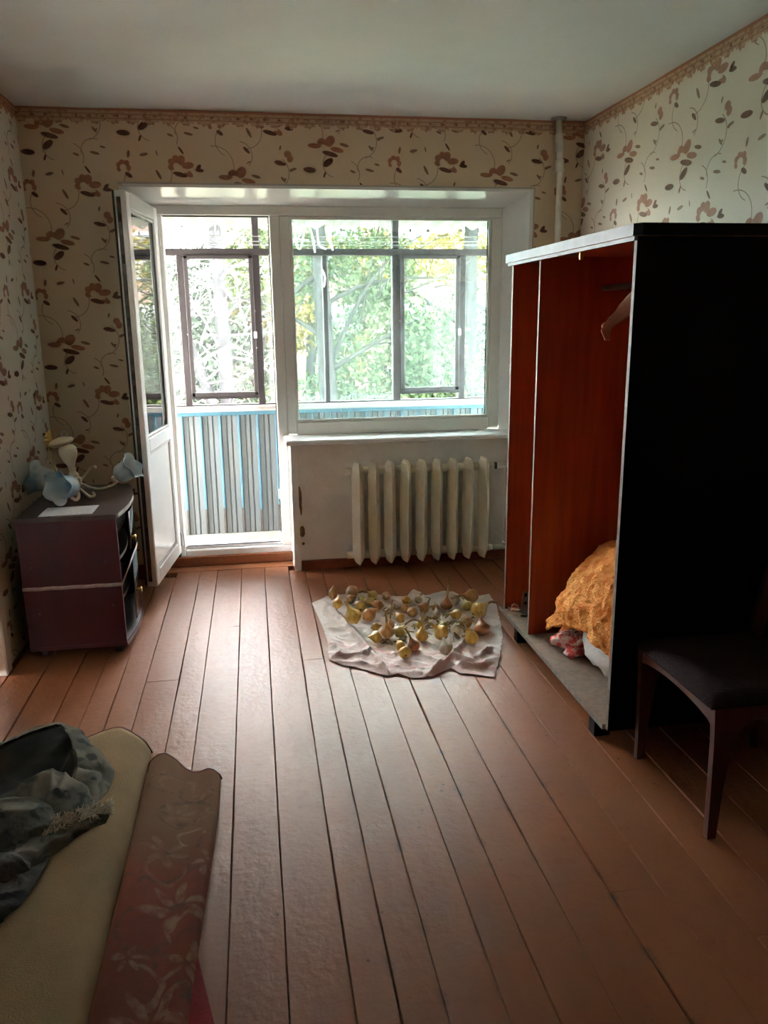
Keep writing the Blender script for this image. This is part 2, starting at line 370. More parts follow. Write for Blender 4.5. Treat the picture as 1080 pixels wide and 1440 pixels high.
# ------------------------------------------------------------------ floor of single boards
def floor_material():
    m, nt, b = newmat('red_brown_floor_paint')
    oi = N(nt, 'ShaderNodeObjectInfo')
    geo = N(nt, 'ShaderNodeNewGeometry')
    mp = N(nt, 'ShaderNodeMapping'); mp.inputs['Scale'].default_value = (1, .35, 1); nt.links.new(geo.outputs['Position'], mp.inputs['Vector'])
    n1 = noise_(nt, 3.5, 5, mp.outputs[0]); n2 = noise_(nt, 22, 4, geo.outputs['Position'])
    c = mixc(nt, ramp(nt, n1, .35, .68), (.30, .108, .042), (.215, .076, .034))
    c = mixc(nt, math_(nt, 'MULTIPLY', oi.outputs['Random'], .35), c, (.34, .13, .062))
    c = mixc(nt, math_(nt, 'MULTIPLY', ramp(nt, n2, .58, .75), .35), c, (.16, .065, .04))
    # scattered dirt specks
    vo = N(nt, 'ShaderNodeTexVoronoi'); vo.inputs['Scale'].default_value = 14; nt.links.new(geo.outputs['Position'], vo.inputs['Vector'])
    n3 = noise_(nt, 2.3, 2, geo.outputs['Position'])
    sp = math_(nt, 'MULTIPLY', ramp(nt, vo.outputs['Distance'], .075, .05), ramp(nt, n3, .5, .56))
    c = mixc(nt, sp, c, (.05, .03, .025))
    jx = None
    sxx = N(nt, 'ShaderNodeSeparateXYZ'); nt.links.new(geo.outputs['Position'], sxx.inputs[0])
    for e_ in (1.452, 1.552, 1.782, 1.91, 2.056):
        t = math_(nt, 'ABSOLUTE', math_(nt, 'SUBTRACT', sxx.outputs['X'], e_)); jx = t if jx is None else math_(nt, 'MINIMUM', jx, t)
    dj = math_(nt, 'MULTIPLY', ramp(nt, jx, .016, .003), ramp(nt, noise_(nt, 9, 5, geo.outputs['Position']), .54, .66))
    c = mixc(nt, math_(nt, 'MULTIPLY', dj, .7), c, (.075, .045, .035))
    nt.links.new(c, b.inputs['Base Color'])
    rr = math_(nt, 'ADD', math_(nt, 'MULTIPLY', n2, .22), .33)
    nt.links.new(rr, b.inputs['Roughness']); b.inputs['Specular IOR Level'].default_value = .38
    nb = noise_(nt, 46, 5, geo.outputs['Position']); nb2 = noise_(nt, 9, 3, mp.outputs[0])
    h = math_(nt, 'ADD', math_(nt, 'MULTIPLY', nb, .6), nb2)
    bump(nt, b, h, .45, .008)
    return m
M_floor = floor_material()
fl = tag(MB().box((XL-.2, YB-.2, -.09), (XR+.2, .22, -.03)).build('floor', mat('dark_subfloor', (.035, .018, .012), (.02, .012, .01), .9, 20, .5)), kind='structure')
edges = [-.02, .12, .262, .402, .507, .60, .704, .84, .94, 1.082, 1.216, 1.357, 1.452, 1.552, 1.68, 1.782, 1.91, 2.056, 2.192, 2.336, 2.47, 2.60, 2.735, 2.87, 3.0, 3.12]
breaks = {6: [-1.40], 8: [-.84], 7: [-2.95], 11: [-1.30], 4: [-2.6], 9: [-3.6], 14: [-3.7], 17: [-2.9], 2: [-1.9], 19: [-3.1], 5: [-3.2]}
def board(x0, x1, y0, y1, seed):
    """painted plank with rounded, slightly ragged arrises and a small tilt"""
    rnd = random.Random(seed); t = rnd.uniform(-.0012, .0012); hz = rnd.uniform(-.0012, .0008)
    ny = max(2, int((y1-y0)/.06)); rows = []; m0 = (x0+x1)/2
    for j in range(ny+1):
        y = y0+(y1-y0)*j/ny
        w1 = .0009*noise.noise(Vector((seed*3.1, y*5, 0))); w2 = .0009*noise.noise(Vector((seed*3.1+50, y*5, 0)))
        kk = .0042 if 1.4 < m0 < 2.1 else .0022; g1 = .0005+kk*max(0, noise.noise(Vector((x0*9, y*1.4, 3))))*(1+.8*noise.noise(Vector((x0*9, y*11, 3)))); g2 = .0005+kk*max(0, noise.noise(Vector((x1*9, y*1.4, 3))))*(1+.8*noise.noise(Vector((x1*9, y*11, 3))))
        a, b_ = x0+g1+w1, x1-g2+w2; m_ = (a+b_)/2
        rows.append([(a, y, -.028), (a, y, -.0045+hz), (a+.0022, y, -.0006+hz-t), (m_, y, hz+.0006*noise.noise(Vector((m_*4, y*2, 1)))), (b_-.0022, y, -.0006+hz+t), (b_, y, -.0045+hz), (b_, y, -.028)])
    q = MB().grid(rows, smooth=False, flip=False)
    n = 7; q.f.append(tuple(range(n))); q.mi.append(0); q.sm.append(False)
    q.f.append(tuple(reversed(range(ny*n, ny*n+n)))); q.mi.append(0); q.sm.append(False)
    return q
sd = 0
for i in range(len(edges)-1):
    x0, x1 = edges[i], edges[i+1]
    ytop = .085 if .70 < (x0+x1)/2 < 1.39 else -.002
    if .55 < (x0+x1)/2 < .72: ytop = -.002
    cuts = [YB] + sorted(breaks.get(i, [])) + [ytop]
    for a, b_ in zip(cuts, cuts[1:]):
        sd += 1
        ob = board(x0, x1, a+.0016, b_-.0016, sd).build('floor_board', M_floor, fl)
        for p_ in ob.data.polygons: pass
# cross board and red riser in the balcony doorway
q = MB().bbox((.62, .087, -.028), (1.392, .20, .001), .003); q.build('floor_board', M_floor, fl)
q = MB().bbox((.60, .185, 0), (1.394, .225, .062), .006); tag(q.build('trim_4', M_floor), kind='structure')

# ------------------------------------------------------------------ window and balcony door frame (one PVC unit)
wn = empty('window_1', (0, .2, 0), None, None, kind='structure')
def wbox(name, a, b, m=M_frame, c=.005):
    q = MB().bbox(a, b, c); return offs(wn, q).build(name, m, wn)
wbox('frame_rail', (.70, .2, 2.016), (2.692, .27, 2.068))
wbox('frame_stile', (.70, .2, .062), (.752, .27, 2.016))
wbox('frame_stile', (1.333, .2, .10), (1.392, .27, 2.016))
wbox('frame_stile', (1.392, .2, .786), (1.449, .27, 2.016))
wbox('frame_stile', (2.626, .2, .786), (2.692, .27, 2.016))
wbox('frame_rail', (1.449, .2, .776), (2.626, .27, .852))
wbox('threshold', (.752, .2, .055), (1.392, .29, .10), M_pvc)
wbox('threshold', (.752, .232, .10), (1.333, .29, .118), M_pvc, .004)
# glazing bead round the fixed pane (a step inward)
wbox('glazing_bead', (1.449, .212, 1.998), (2.626, .226, 2.016), c=.003); wbox('glazing_bead', (1.449, .212, .852), (2.626, .226, .868), c=.003)
wbox('glazing_bead', (1.449, .212, .868), (1.463, .226, 1.998), c=.003); wbox('glazing_bead', (2.612, .212, .868), (2.626, .226, 1.998), c=.003)
wbox('gasket', (.752, .222, 2.009), (1.333, .232, 2.016), M_rubber, .001); wbox('gasket', (1.327, .222, .12), (1.333, .232, 2.01), M_rubber, .001)
wbox('gasket', (.76, .222, .118), (1.333, .232, .123), M_rubber, .001); wbox('gasket', (2.605, .226, .868), (2.612, .23, 1.998), M_rubber, .001)
gp = MB().box((1.449, .236, .852), (2.626, .24, 2.0)); offs(wn, gp).build('glass_pane', M_glass_win, wn)
for z in (1.78, 1.25, .42, .15): wbox('lock_striker', (1.322, .213, z-.03), (1.334, .228, z+.03), M_steel if z != .15 else M_pvc, .002)
# window sill
tag(MB().bbox((1.366, -.05, .750), (2.80, .21, .779), .008).build('sill_1', M_sillm), kind='structure')
bpy.data.objects['sill_1'].name = 'trim_5'

# ------------------------------------------------------------------ open balcony door leaf
ang = math.atan2(-.63, -.072)
dr = bpy.data.objects.new('door_1', None); dr.location = (.727, .205, 0); dr.rotation_euler = (0, 0, ang); COL.objects.link(dr); tag(dr, kind='structure')
L, z0, z1 = .635, .088, 2.052
def dbox(name, a, b, m=M_pvc, c=.005): return MB().bbox(a, b, c).build(name, m, dr)
dbox('stile', (0, -.056, z0), (.075, 0, z1)); dbox('stile', (L-.075, -.056, z0), (L, 0, z1))
dbox('rail', (.075, -.056, z1-.075), (L-.075, 0, z1)); dbox('rail', (.075, -.056, z0), (L-.075, 0, z0+.08)); dbox('rail', (.075, -.056, .79), (L-.075, 0, .865))
for nm, za, zb in (('glass_bead', .865, z1-.075), ('panel_bead', z0+.08, .79)):
    q = MB()
    q.bbox((.075, -.016, za), (.086, -.006, zb), .003); q.bbox((L-.086, -.016, za), (L-.075, -.006, zb), .003)
    q.bbox((.09, -.020, za), (L-.09, -.006, za+.014), .003); q.bbox((.09, -.020, zb-.014), (L-.09, -.006, zb), .003)
    q.build(nm, mat('bead_grey', (.45, .45, .42), None, .4), dr)
MB().box((.075, -.018, .865), (L-.075, -.014, z1-.075)).build('glass_pane', M_glass_leaf, dr)
MB().bbox((.075, -.036, z0+.08), (L-.075, -.014, .79), .002).build('lower_panel', M_pvc, dr)
dbox('edge_gasket', (L-.002, -.063, z0+.01), (L+.006, -.054, z1), M_rubber, .002)
dbox('lock_strip', (L-.001, -.045, z0+.03), (L+.003, -.026, z1-.03), M_lock, .001)
for z in (1.93, 1.74, 1.45, 1.12, .96, .62, .33): dbox('lock_cam', (L, -.042, z-.02), (L+.008, -.03, z+.02), M_rubber, .002)
dbox('handle', (L-.05, -.075, .97), (L-.025, -.056, 1.10), M_pvc, .006)
dbox('hinge', (-.012, -.03, .13), (.012, .012, .22), M_steel, .004); dbox('hinge', (-.012, -.03, 1.85), (.012, .012, 1.94), M_pvc, .004)
dbox('bottom_hinge_foot', (.0, -.03, .065), (.03, .0, .09), M_lock, .004)

# ------------------------------------------------------------------ balcony
Y1 = 1.0
bf = MB().box((-.4, .3, -.12), (3.8, 1.12, -.02)); tag(bf.build('balcony_floor', mat('grey_concrete', (.24, .22, .19), (.2, .185, .16), .85, 6, .4, 50)), kind='structure')
fs = MB().bbox((.6, .29, -.02), (1.42, .62, .012), .004); tag(fs.build('balcony_step', mat('pale_board', (.27, .25, .21), (.22, .2, .17), .8, 12, .3)), kind='structure')
ew = MB(); ew.box((-.4, .3, -.1), (.64, .302, 2.4)); ew.box((1.40, .3, -.1), (3.8, .302, .78)); ew.box((2.75, .3, .78), (3.8, .302, 2.4)); ew.box((.64, .3, 2.1), (2.75, .302, 2.4))
tag(ew.build('outer_wall_face', mat('outer_plaster', (.5, .5, .47), None, .9)), kind='structure')
# corrugated parapet
pr = empty('balcony_parapet', (0, Y1, 0), 'balcony parapet clad in ribbed grey metal sheets under a pale rail', None, kind='structure')
M_sheet = mat('weathered_grey_sheet', (.145, .165, .17), (.165, .175, .165), .55, 6, .2, 30, stretch=(1, 1, .35))
M_blue = mat('pale_blue_paint', (.07, .19, .24), (.055, .15, .20), .5, 14)
M_rust = mat('rusty_batten', (.05, .035, .028), (.08, .07, .055), .8, 30)
xs = -.35; k = 0
while xs < 3.7:
    w_ = .127; q = MB(); prof = []
    for (dx, dy) in ((0, 0), (.003, -.008), (.034, -.008), (.037, 0), (.050, 0), (.053, -.008), (.083, -.008), (.086, .0), (.091, 0), (.094, -.008), (.117, -.008), (.120, 0), (w_, 0)): prof.append((xs+dx, Y1+.02+dy))
    rows = [[(x, y, z) for (x, y) in prof] for z in (-.02, .42, .84)]
    q.grid(rows, smooth=False, flip=True); rows = [[(x, y+.002, z) for (x, y) in prof] for z in (-.02, .84)]; q.grid(rows, smooth=False)
    offs(pr, q).build('corrugated_sheet', M_sheet, pr)
    b_ = MB().bbox((xs+.036, Y1-.004, .16+.05*noise.noise(Vector((xs*9, 0, 0)))), (xs+.048, Y1+.016, .84), .002); offs(pr, b_).build('blue_batten', M_blue, pr)
    b_ = MB().bbox((xs+.037, Y1-.003, -.015), (xs+.047, Y1+.016, .17), .002); offs(pr, b_).build('bare_batten_foot', M_rust, pr)
    xs += w_; k += 1
offs(pr, b_ := MB().bbox((-.38, Y1-.012, .818), (3.75, Y1+.03, .846), .003)).build('blue_top_strip', M_blue, pr)
offs(pr, b_ := MB().bbox((-.4, Y1-.06, .848), (3.78, Y1+.10, .884), .006)).build('cap_rail', mat('pale_flaking_rail', (.36, .35, .32), (.2, .17, .15), .7, 25, .4, stretch=(.15, 1, 1), lo=.5, hi=.75), pr)
# glazing
gz = empty('balcony_glazing', (0, Y1, .884), 'dark brown wooden glazing of the balcony above the parapet', None, kind='structure')
def gb(name, a, b, m=M_bwood, c=.004): return offs(gz, MB().bbox(a, b, c)).build(name, m, gz)
for x, ww in ((-.30, .05), (.262, .05), (.768, .045), (1.258, .05), (1.712, .034), (2.198, .055), (2.665, .045), (3.15, .05), (3.65, .05)):
    gb('post', (x-ww/2, Y1, .884), (x+ww/2, Y1+.05, 1.862))
for x in (.262, 1.262, 2.196, 3.15): gb('top_post', (x-.022, Y1, 1.905), (x+.022, Y1+.05, 2.3))
gb('transom', (-.38, Y1-.004, 1.862), (3.72, Y1+.056, 1.905))
gb('sill_beam', (-.38, Y1, .884), (3.72, Y1+.05, .892))
for a, b_ in ((.79, 1.236), (2.226, 2.642)):
    sa = empty('sash', (0, 0, 0), None, None); sa.parent = gz
    for nm, A, Bq in (('stile', (a, Y1-.014, .95), (a+.028, Y1+.02, 1.862)), ('stile', (b_-.028, Y1-.014, .95), (b_, Y1+.02, 1.862)), ('rail', (a, Y1-.014, .948), (b_, Y1+.02, .975)), ('rail', (a, Y1-.014, 1.84), (b_, Y1+.02, 1.864))):
        offs(gz, MB().bbox(A, Bq, .003)).build(nm, M_bwood, sa)
    offs(gz, MB().bbox((b_-.012, Y1-.03, 1.33), (b_+.006, Y1-.008, 1.375), .003)).build('latch', M_steel, sa)
    offs(gz, MB().box((a+.028, Y1+.006, .975), (b_-.028, Y1+.009, 1.84))).build('glass_pane', M_glass_balc, sa)
    gb('lower_rail', (a, Y1, .93), (b_, Y1+.045, .95))
for a, b_ in ((-.275, .237), (.287, .745), (1.283, 1.695), (1.729, 2.17), (2.69, 3.125), (3.175, 3.625)):
    offs(gz, MB().box((a, Y1+.022, .892), (b_, Y1+.025, 1.862))).build('glass_pane', M_glass_balc, gz)
for a, b_ in ((-.38, .24), (.284, 1.24), (1.284, 2.174), (2.218, 3.13)):
    offs(gz, MB().box((a, Y1+.022, 1.905), (b_, Y1+.025, 2.2))).build('glass_pane', M_glass_balc, gz)
rn = random.Random(3)
for k in range(26):
    x = rn.choice((.768, 1.258, 1.712, 2.198, 2.665))+rn.choice((-.022, .022)); z = rn.uniform(.93, 1.84)
    if k > 15: x, z = rn.uniform(.7, 2.8), 1.905
    gb('nail', (x-.004, Y1-.008, z-.004), (x+.004, Y1+.002, z+.004), M_steel, .001)
# paint marks brushed on the upper pane
M_mark = mat('white_paint_marks', (.92, .93, .92), None, .5)
def mk(px, py): return (1.449+(px-45)/6.353/217, -.002, 2.105-.884-(py-100)/6.353/217)
marks = [[(140,135),(150,250),(160,350),(188,378),(215,290),(245,150)], [(165,170),(200,240),(150,300),(100,345)], [(50,300),(160,292),(270,304)],
         [(264,140),(300,250),(322,410)], [(350,185),(352,290),(370,350),(425,380)], [(475,190),(443,196),(450,270),(487,390)], [(225,165),(180,215),(125,150)],
         [(385,560),(406,620),(404,670),(392,715)]]
pm = MB()
for s_ in marks:
    pts = [mk(*p) for p in s_]; sm = [r[0] for r in catmull([[p, p] for p in pts], 14, 1)]
    pm.tube(sm, [.006+.0035*abs(noise.noise(Vector((p.x*60, p.z*60, 0)))) for p in sm], 6)
tag(pm.build('paint_marks', M_mark, gz), 'white brushed strokes of paint', kind='stuff')
# roof of slate sheets
rf = empty('balcony_roof', (0, .3, 2.2), 'ribbed grey slate sheets roofing the balcony', None, kind='structure')
M_slate = mat('grey_slate', (.16, .15, .135), (.11, .105, .095), .8, 8, .3)
for k in range(6):
    xa = -.5+k*.75; rows = []
    for (y, z) in ((.28, 2.26), (1.32, 2.075)):
        rows.append([(xa+.75*j/48, y, z+.014*math.cos(j/48*2*PI*6)) for j in range(49)])
    q = MB().grid(rows, smooth=True); rows2 = [[(x, y, z+.008) for (x, y, z) in r] for r in rows]; q.grid(rows2, smooth=True, flip=True)
    offs(rf, q).build('slate_sheet', M_slate, rf)
# washing lines
M_wire = mat('pale_washing_line', (.5, .5, .48), None, .5)
for i, (y, z) in enumerate(((.52, 1.955), (.62, 1.935), (.74, 1.925))):
    q = MB().tube([(-.4+4.2*t/12, y, z-.02*math.sin(PI*t/12)) for t in range(13)], .0022, 6)
    tag(q.build('washing_line', M_wire), ['washing line stretched across the balcony nearest the room', 'middle washing line of the three across the balcony', 'washing line stretched across the balcony nearest the glazing'][i], 'washing line', 'washing lines under the balcony roof')
# yellow clothes peg on the transom
cpn = empty('clothes_peg', (.66, Y1-.03, 1.905), 'yellow clothes peg clipped on the brown transom by the open door', 'clothes peg')
M_yel = mat('yellow_plastic', (.6, .48, .06), None, .4)
for s_ in (-1, 1):
    MB().tube([(.003*s_, 0, -.025), (.008*s_, 0, .0), (.022*s_, 0, .05)], [.006, .006, .003], 8).build('jaw', M_yel, cpn)
MB().tube([(-.012, -.004, .0), (0, -.008, .002), (.012, -.004, .0)], .003, 6).build('spring', M_steel, cpn)

# ------------------------------------------------------------------ outdoors
tag(MB().box((-40, 1.6, -3.3), (45, 60, -3.2)).build('ground', mat('dry_ground', (.2, .19, .14), (.13, .15, .08), .95, 2)), kind='structure')
def leafmat(name, a, b):
    m, nt, p = newmat(name); geo = N(nt, 'ShaderNodeNewGeometry')
    n1 = ramp(nt, noise_(nt, 1.6, 3), .38, .62); rnd = geo.outputs['Random Per Island']
    c = mixc(nt, n1, a, b); c = mixc(nt, math_(nt, 'MULTIPLY', rnd, .5), c, tuple(x*1.7 for x in b))
    nt.links.new(c, p.inputs['Base Color']); p.inputs['Roughness'].default_value = .7; p.inputs['Specular IOR Level'].default_value = 0
    return m
M_green = leafmat('green_leaves', (.0175, .029, .012), (.031, .041, .016))
M_gold = leafmat('yellow_leaves', (.055, .045, .006), (.075, .058, .010))
M_pale = leafmat('grey_green_leaves', (.021, .031, .021), (.035, .044, .031))
M_bark = mat('grey_bark', (.010, .0097, .009), (.017, .0163, .015), .9, 5, .6, 20, stretch=(1, 1, .3), spec=0)
M_dead = mat('bleached_twigs', (.16, .155, .15), (.11, .105, .105), .8, 5, spec=0)
def foliage(blobs, n, size, seed):
    r = np.random.RandomState(seed); bl = np.array(blobs, float)
    wts = bl[:, 3]*bl[:, 4]*bl[:, 5]; idx = r.choice(len(bl), n, p=wts/wts.sum())
    d = r.normal(size=(n, 3)); d /= np.linalg.norm(d, axis=1)[:, None]
    rad = r.uniform(.35, 1, n)**.5
    c = bl[idx, :3]+d*bl[idx, 3:6]*rad[:, None]+r.normal(size=(n, 3))*.06
    a = r.normal(size=(n, 3)); a /= np.linalg.norm(a, axis=1)[:, None]
    b = np.cross(a, r.normal(size=(n, 3))); b /= np.linalg.norm(b, axis=1)[:, None]
    s = (size*r.uniform(.6, 1.3, n))[:, None]
    V = np.stack([c-a*s, c-b*s*.55, c+a*s, c+b*s*.55], 1).reshape(-1, 3)
    q = MB(); q.v = [tuple(x) for x in V.tolist()]; q.f = [(4*i, 4*i+1, 4*i+2, 4*i+3) for i in range(n)]; q.mi = [0]*n; q.sm = [False]*n
    return q
def limb(q, a, b, r0, r1, seed, bend=.15, n=7):
    a = Vector(a); b = Vector(b); r = random.Random(seed); d = (b-a).length
    off = Vector((r.uniform(-1, 1), r.uniform(-1, 1), r.uniform(-.3, 1)))*bend*d
    pts = [a.lerp(b, t/n)+off*math.sin(PI*t/n)*.5 for t in range(n+1)]
    q.tube(pts, [r0+(r1-r0)*t/n for t in range(n+1)], 8); return pts
def tree(name, x, y, h, r, blobs, n, size, lm, label, seed, limbs=(), bark=M_bark):
    t = empty(name, (x, y, -3.2), label, 'tree', 'trees beyond the balcony')
    q = MB(); limb(q, (0, 0, 0), (limbs[0] if limbs else (0, 0, h)), r*1.25, r*.7, seed, .03)
    top = Vector(limbs[0] if limbs else (0, 0, h))
    for i, l in enumerate(limbs[1:]):
        st = top*(.62+.08*(i % 4)); limb(q, st, l, r*.26, r*.06, seed+i, .3)
        for j in range(3): limb(q, st.lerp(Vector(l), .35+.2*j), Vector(l)+Vector((random.uniform(-.8, .8), random.uniform(-.5, .5), random.uniform(-.3, .9))), r*.11, r*.03, seed+i*7+j, .35, 5)
    q.build('trunk', bark, t)
    f = foliage(blobs, n, size, seed).build('foliage', lm, t); f['kind'] = 'stuff'
    return t
# main tree in the window (trunk 2.5, 8)
tree('broadleaf_tree', 2.50, 8.0, 6, .15, [(.9, .9, 3.9, 1.2, .6, 1.3), (.7, .9, 5.4, .8, .6, .7), (-.9, .9, 5.5, .9, .6, .7), (.9, .7, 2.9, 1.1, .5, .6), (1.7, .8, 3.8, .7, .6, 1.0), (-.4, .8, 3.3, .8, .5, .5), (.2, .2, 7.2, 2.2, 1.2, 1.0)], 30000, .052, M_green,  # topmost blob: crown added above the view to keep sky light off the foreground
     'thick-trunked green tree left of centre in the closed window', 11, [(-.25, 0, 6.2), (1.4, .2, 5.9), (-1.6, .3, 5.0), (2.2, .3, 5.2), (-1.2, -.2, 3.8), (1.2, 0, 4.6)])
tree('ivy_clad_tree', 4.75, 8.8, 6, .16, [(.1, .5, 3.6, .45, .3, 2.0), (1.1, .6, 4.4, .7, .5, .8), (-.8, .6, 3.7, .8, .5, .9), (.9, .6, 3.2, .8, .5, 1.0), (-.6, .4, 2.8, .9, .5, .5), (.2, .2, 7.3, 2.0, 1.1, 1.0)], 25000, .05, M_pale,  # last blob added out of view to hold back sky light
     'pale green tree with ivy-covered trunk at right of the closed window', 12, [(.1, 0, 6.3), (1.5, .2, 5.6), (-1.1, .3, 5.2), (.9, -.2, 4.4)])
tree('golden_tree', 2.35, 13.0, 5, .12, [(-.9, 0, 4.6, 1.4, .8, .9), (1.6, 0, 5.8, .9, .6, .6), (.9, .3, 3.9, .7, .5, .6), (3.2, 0, 5.9, 1.4, .8, .5), (.2, 0, 5.9, .9, .6, .5), (0, 0, 7.6, 2.6, 1.2, 1.0)], 16000, .065, M_gold,  # last blob: unseen upper crown, added to dim the light into the room
     'yellow autumn tree behind the thick-trunked green one', 13, [(.2, 0, 5.6), (1.4, 0, 5.9), (-1.3, 0, 5.4)])
tree('distant_green_tree', -1.0, 12.0, 5, .2, [(0.2, 0, 4.6, 1.3, .8, 1.6), (1.5, .3, 4.9, 1.0, .7, 1.2), (-1.3, .2, 5.3, 1.2, .7, .8), (0, .2, 7.6, 3.0, 1.0, 1.3), (.3, 0, 3.4, 1.5, .7, .9), (1.8, 0, 3.6, 1.0, .6, 1.0)], 32000, .07, M_pale,  # highest blob is an unseen crown added to block sky light
     'distant pale green tree seen through the open balcony door', 14, [(0, 0, 5.8), (1.6, 0, 6.2), (-1.3, 0, 5.9)])
# bare leaning tree with bleached twigs in the open doorway
t = empty('bare_tree', (.75, 6.4, -3.2), 'bare pale tree with tangled bleached twigs outside the open door', 'tree', 'trees beyond the balcony')
q = MB(); limb(q, (.1, 0, 0), (.05, 0, 6.0), .13, .08, 5, .04)
limb(q, (.1, 0, 2.6), (-1.1, .1, 5.8), .09, .04, 6, .15); limb(q, (-.2, 0, 1.0), (-1.7, .2, 4.6), .07, .03, 8, .2)
q.build('trunk', mat('pale_bark', (.014, .014, .0145), (.026, .0255, .0255), .9, 6, spec=0), t)
q = MB(); rr = random.Random(21)
for k in range(160):
    a = Vector((rr.uniform(-1.4, .5), rr.uniform(-.5, .4), rr.uniform(2.5, 5.9))); d = Vector((rr.uniform(-1, 1), rr.uniform(-.4, .4), rr.uniform(-.3, 1.2))).normalized()*rr.uniform(.35, 1.1)
    pts = limb(q, a, a+d, rr.uniform(.008, .022), .004, 100+k, .3, 5)
    for j in range(2): limb(q, pts[2+j], pts[2+j]+Vector((rr.uniform(-.3, .3), rr.uniform(-.1, .1), rr.uniform(-.1, .4))), .005, .002, 500+k*3+j, .3, 3)
o = q.build('twigs', M_dead, t); o['kind'] = 'stuff'
# shrubs along the foot of the window view
for i, (x, y, s_, lab) in enumerate(((3.6, 7.2, 1.1, 'dense green shrub low in the middle of the closed window'), (1.6, 10.5, 1.2, 'leafy shrub low at the left edge of the closed window'), (5.6, 9.5, 1.2, 'leafy shrub low at the right edge of the closed window'))):
    b_ = empty('shrub', (x, y, -3.2), lab, 'shrub', 'shrubs outside')
    foliage([(0, 0, 2.0, s_, .7, 1.1), (.6, .2, 1.5, s_, .6, 1.2), (-.5, 0, 1.3, s_*.9, .6, 1.2)], 6000, .052, 31+i).build('foliage', M_green, b_)['kind'] = 'stuff'
    qq = MB()
    for k in range(5): limb(qq, (.1*k-.2, 0, 0), (.35*k-.7, 0, 2.2), .03, .01, 60+k)
    qq.build('stem', M_bark, b_)
# brick apartment house
bh = empty('apartment_house', (7.5, 21, -3.2), 'pale brick apartment house with white-framed windows behind the trees', 'building')
def brickmat():
    m, nt, p = newmat('far_brick'); tc = N(nt, 'ShaderNodeTexCoord'); mp = N(nt, 'ShaderNodeMapping')
    mp.inputs['Rotation'].default_value = (PI/2, 0, 0); nt.links.new(tc.outputs['Object'], mp.inputs[0])
    b_ = N(nt, 'ShaderNodeTexBrick'); b_.inputs['Scale'].default_value = 4.5; b_.inputs['Color1'].default_value = (.10, .06, .043, 1); b_.inputs['Color2'].default_value = (.085, .05, .038, 1); b_.inputs['Mortar'].default_value = (.12, .10, .09, 1)
    nt.links.new(mp.outputs[0], b_.inputs['Vector']); nt.links.new(b_.outputs[0], p.inputs['Base Color']); p.inputs['Roughness'].default_value = .9; p.inputs['Specular IOR Level'].default_value = 0
    return m
wb = MB(); wb.box((-7, 0, 0), (9, 8, 8.2)); wb.build('wall', brickmat(), bh)
MB().box((-7.3, -.3, 8.2), (9.3, 8.3, 8.5)).build('roof', M_slate, bh)
M_fw = mat('far_white_frame', (.16, .165, .165), None, .6); M_fg = mat('far_glass', (.04, .05, .06), (.06, .07, .08), .1)
for fz in (.9, 3.7, 5.9):
    for i in range(7):
        x = -6.2+i*2.15
        fr = MB(); 
        for A, Bq in (((x, -.08, fz), (x+.1, .02, fz+1.4)), ((x+1.1, -.08, fz), (x+1.2, .02, fz+1.4)), ((x, -.08, fz), (x+1.2, .02, fz+.1)), ((x, -.08, fz+1.3), (x+1.2, .02, fz+1.4)), ((x+.56, -.08, fz), (x+.64, .02, fz+1.4))): fr.box(A, Bq)
        fo = fr.build('window', M_fw, bh); MB().box((x+.1, -.03, fz+.1), (x+1.1, .0, fz+1.3)).build('pane', M_fg, fo)
bh2 = empty('white_house', (-4.2, 24, -3.2), 'white panelled house far off through the open balcony door', 'building')
MB().box((-4, 0, 0), (4.2, 7, 5.2)).build('wall', mat('white_far_wall', (.16, .16, .17), None, .8), bh2)
MB().box((-4.2, -.2, 5.2), (4.4, 7.2, 5.5)).build('roof', M_slate, bh2)
for fz in (1.0, 3.4):
    for i in range(4):
        x = -3.2+i*1.9; fo = MB().box((x, -.06, fz), (x+1.0, .02, fz+1.1)).build('window', M_fw, bh2); MB().box((x+.1, -.08, fz+.1), (x+.9, -.05, fz+1.0)).build('pane', M_fg, fo)


# ------------------------------------------------------------------ ribbed radiator and pipes
ra = empty('radiator', (2.15, -.10, .09), 'cream cast-iron radiator of nine ribs under the window', 'radiator')
hub = MB()
for k in range(9):
    x = 1.768+.0935*k; q = MB(); rows = []
    zs = [.052, .062, .082, .10, .14, .3, .45, .56, .60, .622, .64, .652]
    for z in zs:
        e = 1.0
        if z < .1: e = .12+.88*((z-.052)/.048)**.6
        if z > .60: e = .10+.90*((.652-z)/.052)**.6
        wd = .0355*(.35+.65*e); dp = .045+.035*e                                 # half width, reach towards the room
        rows.append([(x-wd*.45, -.055, z), (x-wd*.6, -.088, z), (x-wd*.97, -.092, z), (x-wd, -.098, z), (x-.002, -.098-dp, z), (x+.002, -.098-dp, z), (x+wd, -.098, z), (x+wd*.97, -.092, z), (x+wd*.6, -.088, z), (x+wd*.45, -.055, z), (x-wd*.45, -.055, z)])
    q.grid(rows, smooth=False, flip=True)
    q.add(rows[0][:-1], [tuple(range(10))]); q.add(rows[-1][:-1], [tuple(reversed(range(10)))])
    offs(ra, q).build('rib', M_rad, ra)
for z in (.10, .60):
    h = MB()
    for k in range(8):
        x = 1.768+.0935*k; h.tube([(x+.02, -.085, z), (x+.04, -.085, z), (x+.0535, -.085, z), (x+.0735, -.085, z)], [.027, .024, .024, .027], 14)
    offs(ra, h).build('header_tube', M_rad, ra)['kind'] = 'stuff'
    offs(ra, MB().tube([(1.70, -.085, z), (1.745, -.085, z)], .022, 12)).build('end_plug', M_rad, ra)
    offs(ra, MB().tube([(2.545, -.085, z), (2.58, -.085, z)], [.024, .016], 12)).build('end_plug', M_rad, ra)
